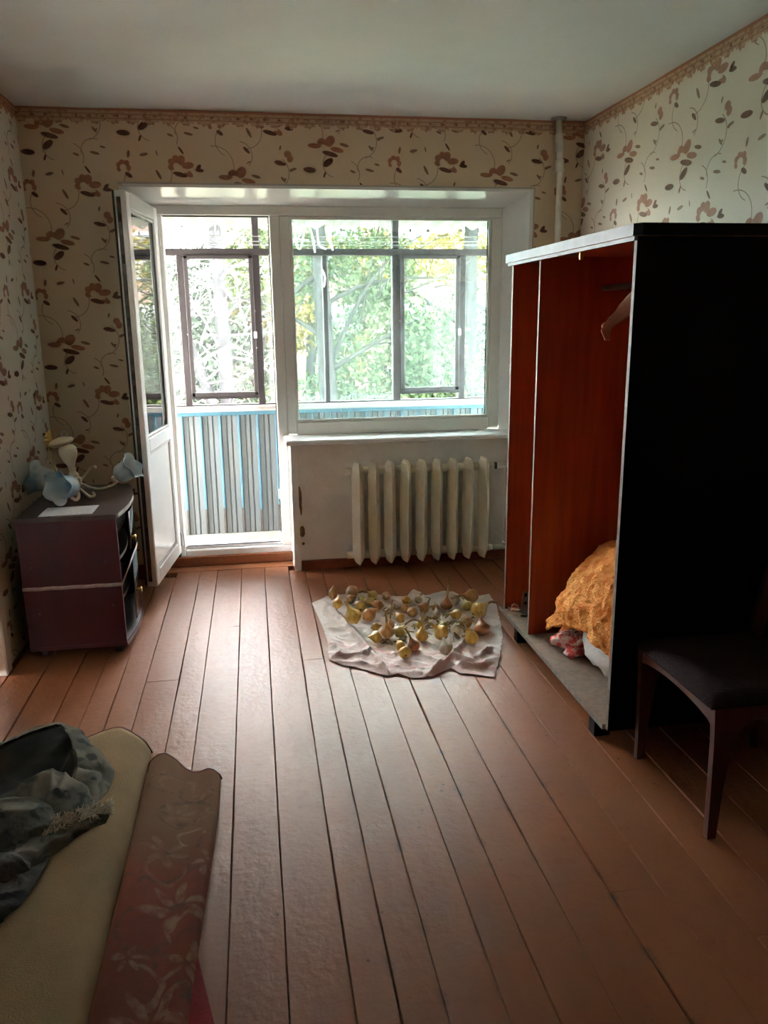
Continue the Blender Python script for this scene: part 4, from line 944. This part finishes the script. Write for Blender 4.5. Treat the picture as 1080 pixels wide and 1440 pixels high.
for i in range(NU+1):
    u = i/NU; R = []
    tp_, bt_ = samp(topc, u), samp(botc, u)
    for j in range(NV+1):
        v = j/NV; lf_, rg_ = samp(leftc, 1-v), samp(rightc, 1-v)
        x = (1-v)*bt_[0]+v*tp_[0]+(1-u)*lf_[0]+u*rg_[0]-((1-u)*(1-v)*botc[0][0]+u*(1-v)*botc[-1][0]+(1-u)*v*topc[0][0]+u*v*topc[-1][0])
        y = (1-v)*bt_[1]+v*tp_[1]+(1-u)*lf_[1]+u*rg_[1]-((1-u)*(1-v)*botc[0][1]+u*(1-v)*botc[-1][1]+(1-u)*v*topc[0][1]+u*v*topc[-1][1])
        x += .004*noise.noise(Vector((u*40, v*40, 0))); y += .005*noise.noise(Vector((u*40, v*40, 7)))
        ed = min(1, .25+12*min(u, 1-u, v, 1-v)); R.append((x, y, .003+(cloth_h(x, y)-.003)*ed)); fr.append(v)
    rows.append(R)
q = MB().grid(rows, flip=True); o = q.build('towel', clothmat()); at = o.data.attributes.new('front', 'FLOAT', 'POINT'); at.data.foreach_set('value', fr)
tag(o, 'creased white towel with faded pink stripes spread on the floor under the onions', 'towel')

def onionmat(name, a, b_, streak):
    m, nt, p = newmat(name); w_ = N(nt, 'ShaderNodeTexNoise'); w_.inputs['Scale'].default_value = 5; w_.inputs['Detail'].default_value = 4
    nt.links.new(scaled(nt, (9, 9, 1.2)), w_.inputs['Vector']); oi = N(nt, 'ShaderNodeObjectInfo')
    c = mixc(nt, ramp(nt, w_.outputs['Fac'], .38, .62), a, b_); c = mixc(nt, ramp(nt, noise_(nt, 40, 3), .6, .72), c, streak)
    nt.links.new(c, p.inputs['Base Color']); p.inputs['Roughness'].default_value = .32
    bump(nt, p, w_.outputs['Fac'], .25, .004); return m
OM = {'y': onionmat('yellow_onion_skin', (.72, .48, .12), (.56, .32, .06), (.34, .15, .04)), 't': onionmat('tan_onion_skin', (.56, .33, .14), (.43, .22, .08), (.62, .45, .26)),
      'g': onionmat('greenish_onion_skin', (.60, .49, .19), (.48, .36, .12), (.66, .54, .28)), 'r': onionmat('russet_onion_skin', (.42, .18, .07), (.32, .12, .05), (.52, .34, .14)), 'w': onionmat('pale_onion_skin', (.60, .53, .42), (.50, .42, .30), (.42, .28, .15))}
M_stalk = mat('dried_stalk', (.50, .37, .18), (.34, .24, .11), .7, 30, .3, 80); M_stalkg = mat('greenish_stalk', (.40, .38, .15), (.30, .27, .10), .6, 30, .3, 80)
M_root = mat('dry_roots', (.22, .14, .07), (.32, .23, .12), .9, 40)
def onion(x, y, R, col, dirn, tilt, slen, squash, label, seed, group=None, disc=False):
    R *= 1.14; slen *= .8
    """bulb (lathe with ridges) lying with its neck towards azimuth dirn (deg) and elevation tilt (deg)"""
    rnd = random.Random(seed); az = math.radians(dirn); el = math.radians(tilt)
    d = Vector((math.cos(az)*math.cos(el), math.sin(az)*math.cos(el), math.sin(el)))
    rot = d.to_track_quat('Z', 'Y').to_matrix().to_4x4()
    e = empty('onion', (x, y, 0), label, 'onion', group)
    prof = []
    for k in range(15):
        t = k/14; a = -PI/2+PI*.93*t; r = R*math.cos(a); z = R*squash*math.sin(a)
        if t > .72: w2 = (t-.72)/.28; r = R*math.cos(a)*(1-.5*w2)+R*.09*w2; z = R*squash*math.sin(a)+R*.48*w2**1.6
        prof.append((max(r, .0005 if t < .1 else R*.16), z))
    nk = prof[-1][1]; prof += [(R*.13, nk+R*.25)] if slen > 0 else [(R*.06, nk+R*.2), (0, nk+R*.22)]
    fn = lambda r, z, a: (r*(1+.035*math.cos(5*a+seed)+.012*math.cos(17*a)), z)
    q = MB().lathe(prof, 28, rot, fn=fn)
    zmin = min(v[2] for v in q.v); base = max(cloth_h(x, y), cloth_h(x+R*.4, y), cloth_h(x-R*.4, y), cloth_h(x, y-R*.4))
    zo = base-zmin-.001; e.location.z = zo; q.build('bulb', OM[col], e)
    if slen > 0:
        tipz = nk+R*.2; p0 = rot @ Vector((0, 0, tipz)); n = 8; pts = []
        side = Vector((-math.sin(az), math.cos(az), 0))*rnd.uniform(-.35, .35)
        for k in range(n+1):
            t = k/n; p = p0+d*slen*t+side*slen*t*t+Vector((0, 0, -.55*slen*t*t if tilt < 50 else -.12*slen*t*t))
            p.z = max(p.z, cloth_h(x+p.x, y+p.y)-zo+.004); pts.append(p)
        MB().tube(pts, [R*.19-R*.05*k/n for k in range(n+1)], 8).build('stalk', M_stalkg if col in 'gy' and rnd.random() < .6 else M_stalk, e)
        q = MB()
        for k in range(3):
            a_ = pts[-1]; b2 = a_+Vector((rnd.uniform(-.02, .02), rnd.uniform(-.02, .02), rnd.uniform(-.004, .014))); b2.z = max(b2.z, cloth_h(x+b2.x, y+b2.y)-zo+.003); q.tube([a_, a_.lerp(b2, .5), b2], [R*.10, R*.07, R*.02], 6)
        q.build('withered_leaf', M_stalk, e)
    q = MB(); rb = rot @ Vector((0, 0, -R*squash)); q.lathe([(R*.22, -R*squash-.0005), (R*.16, -R*squash-.003), (0, -R*squash-.0035)], 10, rot); q.build('root_base', M_root, e)
    return e
ON = [(1.562,-.593,.022,'t',60,70,0,1.15,'small tan pear-shaped onion at the far left corner of the towel'),
(1.668,-.564,.0297,'t',-120,20,0,.9,'large tan onion farthest back on the left of the towel'),
(1.645,-.685,.0216,'t',20,15,0,.95,'tan onion half hidden behind the pale green husk, left rear'),
(1.70,-.69,.0216,'g',10,10,.07,.7,'pale green withered onion with dry husk, left rear of towel'),
(1.768,-.639,.0243,'g',200,40,.09,.85,'pale onion with thick curled stalk among the rear onions'),
(1.731,-.742,.0224,'g',30,25,0,1.0,'long pale green onion below the curled stalk'),
(1.835,-.664,.0203,'t',-90,10,0,1.1,'tan onion with dark spot, rear middle left'),
(1.773,-.799,.0235,'t',180,15,0,1.0,'orange-tan round onion left of the bent dry stalks'),
(1.682,-.800,.028,'g',80,20,0,.85,'greenish broad onion behind the big golden one'),
(1.567,-.795,.021,'y',60,55,0,1.05,'small yellow onion alone near the left edge of the towel'),
(1.709,-.918,.0283,'t',30,20,0,1.1,'knobbly tan onion right of the big golden one'),
(1.640,-.862,.0162,'y',70,60,0,1.0,'tiny yellow onion tucked behind the big golden one'),
(1.62,-1.012,.0358,'y',150,62,.03,.82,'biggest golden onion with stubby neck at the left of the pile'),
(1.719,-1.056,.0176,'y',0,10,0,1.0,'little round yellow onion right of the big golden one'),
(1.70,-1.207,.0247,'y',-170,8,0,.8,'upright yellow disc-like onion with brown spot, left front'),
(1.79,-1.061,.0176,'t',75,75,.12,1.0,'small tan onion with tall straight dry stalk'),
(1.759,-1.165,.028,'t',100,78,.07,.85,'orange-gold onion with green upright stalk, centre left'),
(1.926,-.747,.02,'y',90,10,0,1.0,'bright yellow round onion in the rear centre'),
(1.901,-.858,.0204,'t',-60,15,0,1.0,'dull tan onion below the bright yellow one, centre'),
(1.85,-.999,.0225,'y',120,30,0,.9,'split yellow onion with dark orange patch in the centre'),
(1.816,-1.163,.0259,'g',38,32,.12,.85,'yellow-green onion with thick pale stalk pointing back right'),
(1.791,-1.32,.0199,'y',100,20,0,1.1,'yellow onion just left of the foremost disc-shaped one'),
(1.798,-1.402,.0252,'y',85,12,0,.75,'foremost yellow onion, disc-shaped with brown base towards the camera'),
(1.852,-1.320,.0242,'r',130,60,.06,.9,'dark golden onion behind the foremost one, stalk bent left'),
(1.925,-.918,.023,'t',-130,20,0,1.2,'long tan onion lying slantwise in the centre'),
(1.993,-.887,.0256,'t',200,25,0,.8,'curved tan onion with dark hollow, centre right'),
(1.992,-.736,.0192,'w',60,20,.08,.9,'dry onion under the tangle of stalks at the rear'),
(2.06,-.849,.0169,'t',90,15,0,1.0,'small tan onion left of the russet one with tall stalk'),
(2.112,-.862,.0272,'r',62,70,.13,.8,'russet onion with tall stalk leaning right at the rear'),
(2.036,-.968,.0182,'w',90,60,0,1.1,'small greyish white onion in the middle of the pile'),
(2.173,-.795,.0249,'w',180,12,0,.9,'greyish onion with dark eye, rear right'),
(2.26,-.796,.0319,'t',195,12,.06,.95,'large tan onion at the rear right corner with stalk to the left'),
(2.212,-.886,.0244,'g',100,30,.04,.85,'crinkled yellow-green onion at the right rear'),
(2.127,-1.005,.0227,'y',190,15,.04,.95,'olive yellow onion with small hole, right of centre'),
(2.236,-1.015,.0343,'y',20,25,.06,.9,'big olive-gold onion at the right of the pile'),
(2.150,-1.100,.0246,'t',-150,10,0,1.05,'tan onion showing black roots, right of centre'),
(2.200,-1.196,.0329,'r',90,55,.03,.75,'broad reddish brown onion at the right front'),
(1.93,-1.084,.0203,'y',70,50,.05,.9,'yellow onion half buried in dry leaves, centre front'),
(2.040,-1.100,.0203,'g',110,40,.03,.9,'pale yellow onion behind the olive golden one'),
(1.91,-1.215,.0257,'y',72,74,.09,.9,'golden onion with thin upright stalk, centre front'),
(2.000,-1.222,.031,'y',150,40,.03,.9,'large olive golden onion, front right of centre'),
(2.078,-1.190,.0244,'w',60,20,.06,.85,'onion wrapped in messy dry husk, front right'),
(2.122,-1.305,.0272,'y',140,58,.04,.95,'golden round onion at the right front with short stalk left'),
(1.984,-1.374,.0274,'w',110,65,.0,.85,'tan and white onion by the fold in front')]
for i, t in enumerate(ON): onion(*t[:9], seed=i+1)
# loose dry leaves in the pile
q = MB(); rr = random.Random(9)
for k in range(70):
    cx, cy = rr.choice([(1.99, -.76), (2.02, -1.03), (2.15, -.95), (1.95, -1.1), (1.86, -.83), (2.10, -1.16), (1.72, -.72), (1.75, -1.22)])
    x, y = cx+rr.uniform(-.07, .07), cy+rr.uniform(-.06, .06); a = rr.uniform(0, 2*PI); ln = rr.uniform(.03, .09); pts = []
    for t in range(5):
        px_, py_ = x+math.cos(a+.3*t)*ln*t/4, y+math.sin(a+.3*t)*ln*t/4; pts.append((px_, py_, cloth_h(px_, py_)+.004+.02*math.sin(PI*t/4)*rr.random()))
    q.tube(pts, [.0035, .0045, .004, .003, .001], 5)
o = q.build('dry_onion_leaves', M_stalk); tag(o, 'tangle of dry straw-coloured onion leaves between the onions', 'dry leaves', kind='stuff')

# ------------------------------------------------------------------ carpets at the left foreground
def carpetmat():
    """woven floral print: masks per vertex say where the tan, mid and dark yarns run"""
    m, nt, b = newmat('worn_red_patterned_pile'); geo = N(nt, 'ShaderNodeNewGeometry'); P_ = geo.outputs['Position']
    sx = N(nt, 'ShaderNodeSeparateXYZ'); nt.links.new(P_, sx.inputs[0])
    def att(nm):
        a = N(nt, 'ShaderNodeAttribute'); a.attribute_name = nm; return a.outputs['Fac']
    n0 = noise_(nt, 7, 4, P_); wear = ramp(nt, noise_(nt, 34, 5, P_), .34, .60)
    c = mixc(nt, ramp(nt, n0, .35, .65), (.23, .062, .048), (.165, .048, .038))
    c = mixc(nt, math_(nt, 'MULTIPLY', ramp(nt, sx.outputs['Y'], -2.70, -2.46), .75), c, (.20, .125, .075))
    for nm, k, col in (('print_dark', .7, (.085, .062, .052)), ('print_mid', .6, (.27, .165, .11)), ('print_tan', .62, (.33, .24, .165)), ('print_eye', .75, (.085, .06, .055))):
        c = mixc(nt, math_(nt, 'MULTIPLY', math_(nt, 'MULTIPLY', att(nm), wear), k), c, col)
    n2 = noise_(nt, 70, 3, P_); c = mixc(nt, math_(nt, 'MULTIPLY', n2, .4), c, (.17, .115, .08))
    nt.links.new(c, b.inputs['Base Color']); b.inputs['Roughness'].default_value = .95; b.inputs['Specular IOR Level'].default_value = .1
    bump(nt, b, noise_(nt, 150, 2, P_), .5, .004); return m
def star(x, y, r0, n, a0, k=.42): return [(x+r0*.62*math.cos(t), y+r0*.62*math.sin(t), r0*.42, r0*.42*k, t) for t in [a0+2*PI*i/n for i in range(n)]]
def curl(x, y, r0, a0, a1, w0=.006):
    out = []
    for i in range(16):
        t = i/15; a = a0+(a1-a0)*t; rr_ = r0*(1-.55*t); out.append((x+rr_*math.cos(a), y+rr_*math.sin(a), w0*2.6*(1-.4*t), w0*(1.3-.6*t), a+PI/2))
    return out
PR_TAN = star(.955, -2.79, .085, 6, .3)+star(.99, -2.98, .060, 5, 1.2)+star(.93, -3.14, .085, 6, .1)+star(1.02, -2.63, .050, 5, .7)+star(.87, -2.98, .04, 5, .2)+star(.90, -3.30, .05, 5, .9)+curl(.97, -2.88, .07, .3, 3.6)+curl(.90, -3.03, .06, 4.5, 8)+curl(1.0, -3.10, .05, 2, 6)+curl(.96, -2.52, .05, .3, 4.5, .004)
PR_MID = star(.92, -2.40, .055, 6, .2)+star(.90, -2.58, .06, 6, .8)+star(1.0, -2.42, .04, 5, 0)+star(.86, -2.22, .035, 5, .3)+star(.99, -2.30, .04, 5, .6)+curl(.90, -2.27, .06, 0, 4)+curl(.93, -2.66, .07, 2, 6.5)+curl(1.0, -3.22, .06, 1, 5)
PR_DARK = curl(.93, -2.42, .09, .5, 4.8)+curl(.90, -2.62, .10, 3.4, 7.6)+curl(1.0, -2.72, .09, 0, 3.2)+curl(.90, -2.90, .09, 2, 6)+curl(1.0, -3.12, .09, 4, 8)+curl(.88, -2.28, .07, 1, 5)+curl(.98, -2.30, .06, 3, 7)+curl(.90, -3.24, .08, 0, 4)+curl(.97, -2.98, .11, 1, 3.2)
PR_EYE = [(.955, -2.79, .022, .017, 0), (.93, -3.14, .023, .018, 0), (.89, -2.42, .020, .018, 0), (.95, -2.44, .026, .014, .2), (.90, -2.58, .016, .013, 0), (.99, -2.98, .014, .012, 0), (1.0, -2.55, .028, .008, 1), (.97, -2.64, .030, .007, 1.6), (.87, -3.20, .045, .009, .6), (.99, -3.06, .03, .007, -.7), (.86, -2.70, .03, .007, 1.2)]
M_carpet = carpetmat()
M_back = mat('olive_jute_backing', (.30, .188, .088), (.225, .138, .06), .9, 5, .5, 220, detail=5); M_bind = mat('dark_red_binding', (.12, .02, .012), None, .7)
def carpet(name, prof, endshift, y_far, y_near, m, label, thick=.010):
    """prof: (x,z) across; swept along y; endshift(x) offsets the far edge"""
    pr_ = m is M_carpet
    sm = [r[0] for r in catmull([[Vector((x, 0, z))]*2 for x, z in prof], 100 if pr_ else 44, 1)]
    rows = []; n = 560 if pr_ else 70
    for j in range(n+1):
        t = j/n; R = []
        for p in sm:
            y = y_far+(y_near-y_far)*t+endshift(p.x)*(1-t)
            dx = .010*noise.noise(Vector((0, y*1.2, 5)))*t-(.036*max(0, min(1, (-2.4-y)/.8)) if p.x > .9 and m is M_carpet else 0)*max(0, min(1, (p.x-.9)/.1))
            z = max(p.z, thick)+.004*noise.noise(Vector((p.x*6, y*4, 0)))*(1 if p.z > .02 else .1); R.append((p.x+dx, y, max(z, thick+.001)))
        rows.append(R)
    q = MB().grid(rows, flip=False); e = empty(name, (prof[len(prof)//2][0], y_far, 0), label, 'carpet')
    o = offs(e, q).build('pile', m, e); md = o.modifiers.new('t', 'SOLIDIFY'); md.thickness = thick; md.offset = -1
    if pr_:
        co = np.array([v for rw in rows for v in rw]); X = co[:, 0]; Y = co[:, 1]
        Y = np.where(Y < -3.36, Y+.62, Y)
        nz = np.array([(noise.noise(Vector((x*14, y*14, 0))), noise.noise(Vector((x*14, y*14, 9)))) for x, y in zip(X, Y)]); X = X+nz[:, 0]*.02; Y = Y+nz[:, 1]*.02
        for nm, items in (('print_tan', PR_TAN), ('print_mid', PR_MID), ('print_dark', PR_DARK), ('print_eye', PR_EYE)):
            best = np.full(len(X), 9.)
            for (ex, ey, ea, eb, an) in items:
                dx = (X-ex)*math.cos(an)+(Y-ey)*math.sin(an); dy = -(X-ex)*math.sin(an)+(Y-ey)*math.cos(an); best = np.minimum(best, (dx/ea)**2+(dy/eb)**2)
            a_ = o.data.attributes.new(nm, 'FLOAT', 'POINT'); a_.data.foreach_set('value', np.clip((1.25-best)/.5, 0, 1).astype(np.float32))
    # check orientation so thickness goes down
    if o.data.polygons[0].normal.z < 0: o.data.flip_normals()
    q = MB().tube([Vector(p)+Vector((0, .003, -.004)) for p in rows[0]], .0055, 8); offs(e, q).build('edge_binding', M_bind, e); return e
ra_ = carpet('folded_carpet', [(.30, .012), (.40, .03), (.52, .045), (.62, .062), (.70, .066), (.765, .05), (.792, .022), (.797, .012)], lambda x: -.9*max(0, x-.69)-.45*max(0, .66-x), -1.90, -3.75, M_back, 'folded carpet with olive-beige backing upwards, under the jacket')
rb_ = carpet('patterned_carpet', [(.803, .013), (.812, .045), (.845, .060), (.885, .050), (.925, .026), (.965, .022), (1.005, .034), (1.030, .028), (1.040, .013)], lambda x: (-.75*max(0, x-.86) if x < .95 else -.0675-.12*(x-.95))-.7*max(0, x-1.0)-.6*max(0, .84-x), -2.10, -3.75, M_carpet, 'worn red carpet with faded floral pattern beside the beige one')
M_red = mat('bright_red_felt', (.24, .004, .008), (.18, .003, .006), .85, 20, .3, 100)
g = catmull([[(.93, -2.86, .004), (.96, -3.2, .006), (.95, -3.75, .006)], [(1.00, -2.93, .012), (1.03, -3.2, .012), (1.06, -3.75, .012)], [(1.014, -2.96, .006), (1.072, -3.2, .008), (1.20, -3.75, .008)]], 14, 30)
o = MB().grid(g).build('red_cloth', M_red); o.modifiers.new('t', 'SOLIDIFY').thickness = .003; tag(o, 'bright red cloth showing from under the right edge of the patterned carpet', 'cloth')

# ------------------------------------------------------------------ old jacket thrown on the carpet
def jm(name, a, b_, c_):
    m, nt, p = newmat(name); n1 = noise_(nt, 9, 3); n2 = noise_(nt, 16, 2)
    c = mixc(nt, ramp(nt, n1, .46, .54), a, b_); c = mixc(nt, ramp(nt, n2, .56, .62), c, c_)
    nt.links.new(c, p.inputs['Base Color']); p.inputs['Roughness'].default_value = .85; p.inputs['Specular IOR Level'].default_value = .15; bump(nt, p, noise_(nt, 120, 2), .3, .004); return m
M_camo = jm('faded_camouflage_cotton', (.155, .135, .105), (.10, .095, .078), (.042, .048, .046)); M_lin = mat('dark_green_lining', (.010, .016, .015), (.018, .026, .024), .8, 10)
M_fray = mat('frayed_wadding', (.62, .54, .42), (.48, .41, .31), .95, 40); M_hem = mat('dark_grey_hem', (.055, .045, .040), (.035, .03, .028), .85, 14, .3, 90)
jk = empty('old_jacket', (.45, -2.4, .06), 'crumpled grey-green camouflage jacket with dark lining and frayed hem on the beige carpet', 'jacket')
K = dict(ridge=.011, rs=(22, 13, 10))
blob('collar_rim', M_camo, [[(.10, -2.27, .066), (.12, -2.245, .125), (.13, -2.27, .140)], [(.24, -2.20, .066), (.25, -2.165, .135), (.26, -2.19, .148)], [(.38, -2.10, .066), (.39, -2.055, .140), (.395, -2.085, .152)], [(.49, -2.00, .066), (.50, -1.975, .135), (.505, -2.01, .148)],
     [(.57, -2.00, .066), (.575, -2.01, .120), (.545, -2.06, .146)], [(.635, -2.07, .066), (.625, -2.09, .115), (.575, -2.12, .140)], [(.70, -2.17, .066), (.665, -2.17, .105), (.60, -2.19, .125)], [(.71, -2.27, .066), (.675, -2.27, .095), (.61, -2.25, .112)], [(.69, -2.36, .066), (.655, -2.35, .085), (.60, -2.31, .095)]], 90, 22, .005, 20, 1, jk, .0015, 70, .004, **K)
blob('lining', M_lin, [[(.08, -2.50, .075), (.10, -2.38, .066), (.13, -2.27, .136)], [(.26, -2.42, .075), (.28, -2.29, .066), (.33, -2.13, .142)], [(.40, -2.36, .072), (.44, -2.22, .064), (.50, -2.01, .145)], [(.50, -2.33, .072), (.53, -2.22, .066), (.565, -2.09, .136)], [(.56, -2.34, .075), (.58, -2.28, .075), (.60, -2.21, .110)]], 50, 30, .006, 14, 8, jk, 0, 1, .003, ridge=.014, rs=(8, 22, 8))
blob('inner_fold', M_camo, [[(.40, -2.44, .070), (.445, -2.36, .125), (.455, -2.335, .118)], [(.46, -2.46, .070), (.50, -2.33, .145), (.505, -2.295, .140)], [(.52, -2.47, .070), (.55, -2.33, .146), (.545, -2.275, .144)], [(.57, -2.48, .067), (.59, -2.38, .118), (.60, -2.29, .128)], [(.63, -2.50, .066), (.64, -2.42, .088), (.655, -2.32, .098)], [(.69, -2.46, .066), (.69, -2.40, .074), (.69, -2.33, .078)]], 50, 34, .004, 20, 14, jk, .0015, 70, .004, ridge=.010, rs=(26, 9, 10))
blob('sleeve', M_camo, [[(.02, -2.66, .08), (.02, -2.52, .145), (.04, -2.42, .148)], [(.18, -2.64, .08), (.19, -2.50, .150), (.22, -2.40, .148)], [(.34, -2.62, .085), (.36, -2.48, .152), (.38, -2.40, .145)], [(.47, -2.60, .08), (.495, -2.50, .140), (.50, -2.41, .142)], [(.545, -2.58, .072), (.568, -2.51, .110), (.57, -2.43, .122)], [(.575, -2.57, .066), (.598, -2.52, .078), (.605, -2.46, .085)]], 60, 34, .004, 18, 21, jk, .0015, 70, .006, ridge=.008, rs=(7, 18, 10))
blob('frayed_side', M_camo, [[(.46, -2.78, .067), (.49, -2.66, .090), (.49, -2.58, .090)], [(.535, -2.70, .066), (.56, -2.61, .096), (.56, -2.53, .096)], [(.60, -2.60, .066), (.625, -2.54, .092), (.625, -2.46, .092)], [(.67, -2.51, .066), (.69, -2.47, .085), (.68, -2.41, .084)], [(.73, -2.46, .067), (.735, -2.44, .074), (.72, -2.40, .074)]], 44, 24, .004, 20, 25, jk, .0015, 70, .005, ridge=.010, rs=(20, 20, 10))
blob('hem_fold', M_hem, [[(.02, -2.88, .07), (.04, -2.76, .125), (.06, -2.66, .125)], [(.22, -2.82, .07), (.25, -2.72, .138), (.28, -2.63, .126)], [(.40, -2.76, .07), (.43, -2.68, .135), (.44, -2.61, .120)], [(.51, -2.72, .067), (.532, -2.665, .115), (.535, -2.62, .108)], [(.555, -2.69, .066), (.572, -2.65, .080), (.568, -2.62, .086)]], 50, 28, .004, 16, 31, jk, .0015, 70, .006, ridge=.008, rs=(7, 20, 10))
blob('lower_fold', M_hem, [[(.02, -3.22, .06), (.06, -3.02, .11), (.12, -2.84, .09)], [(.24, -3.14, .062), (.28, -2.96, .118), (.32, -2.78, .09)], [(.40, -3.02, .064), (.43, -2.88, .105), (.46, -2.73, .085)], [(.50, -2.90, .066), (.525, -2.80, .088), (.54, -2.68, .08)], [(.58, -2.76, .066), (.60, -2.70, .076), (.61, -2.60, .076)]], 60, 34, .005, 14, 41, jk, .0015, 70, .005, ridge=.014, rs=(12, 24, 10))
blob('cuff', M_camo, [[(.02, -3.0, .08), (.04, -2.90, .150), (.08, -2.80, .130)], [(.18, -3.04, .08), (.21, -2.93, .140), (.25, -2.84, .120)], [(.31, -3.10, .070), (.35, -3.0, .100), (.38, -2.92, .095)]], 30, 22, .006, 16, 51, jk, .0015, 70, .005, **K)
q = MB(); rr = random.Random(5)
for k in range(700):
    t = rr.random(); x = .575+.16*t; y = -2.52+.10*t+rr.uniform(-.02, .045)*(1.2-.5*t); z = .092-.014*t+rr.uniform(-.008, .012); a = Vector((x, y, z)); d = Vector((rr.uniform(-.1, 1), rr.uniform(-.5, .9), rr.uniform(-.2, .8))).normalized()*rr.uniform(.006, .024)
    b2 = a+d; b2.z = max(b2.z, .072); q.tube([a, a.lerp(b2, .5)+Vector((0, 0, .004)), b2], [.0015, .0012, .0005], 4, cap=False)
o = offs(jk, q).build('frayed_threads', M_fray, jk); o['kind'] = 'stuff'
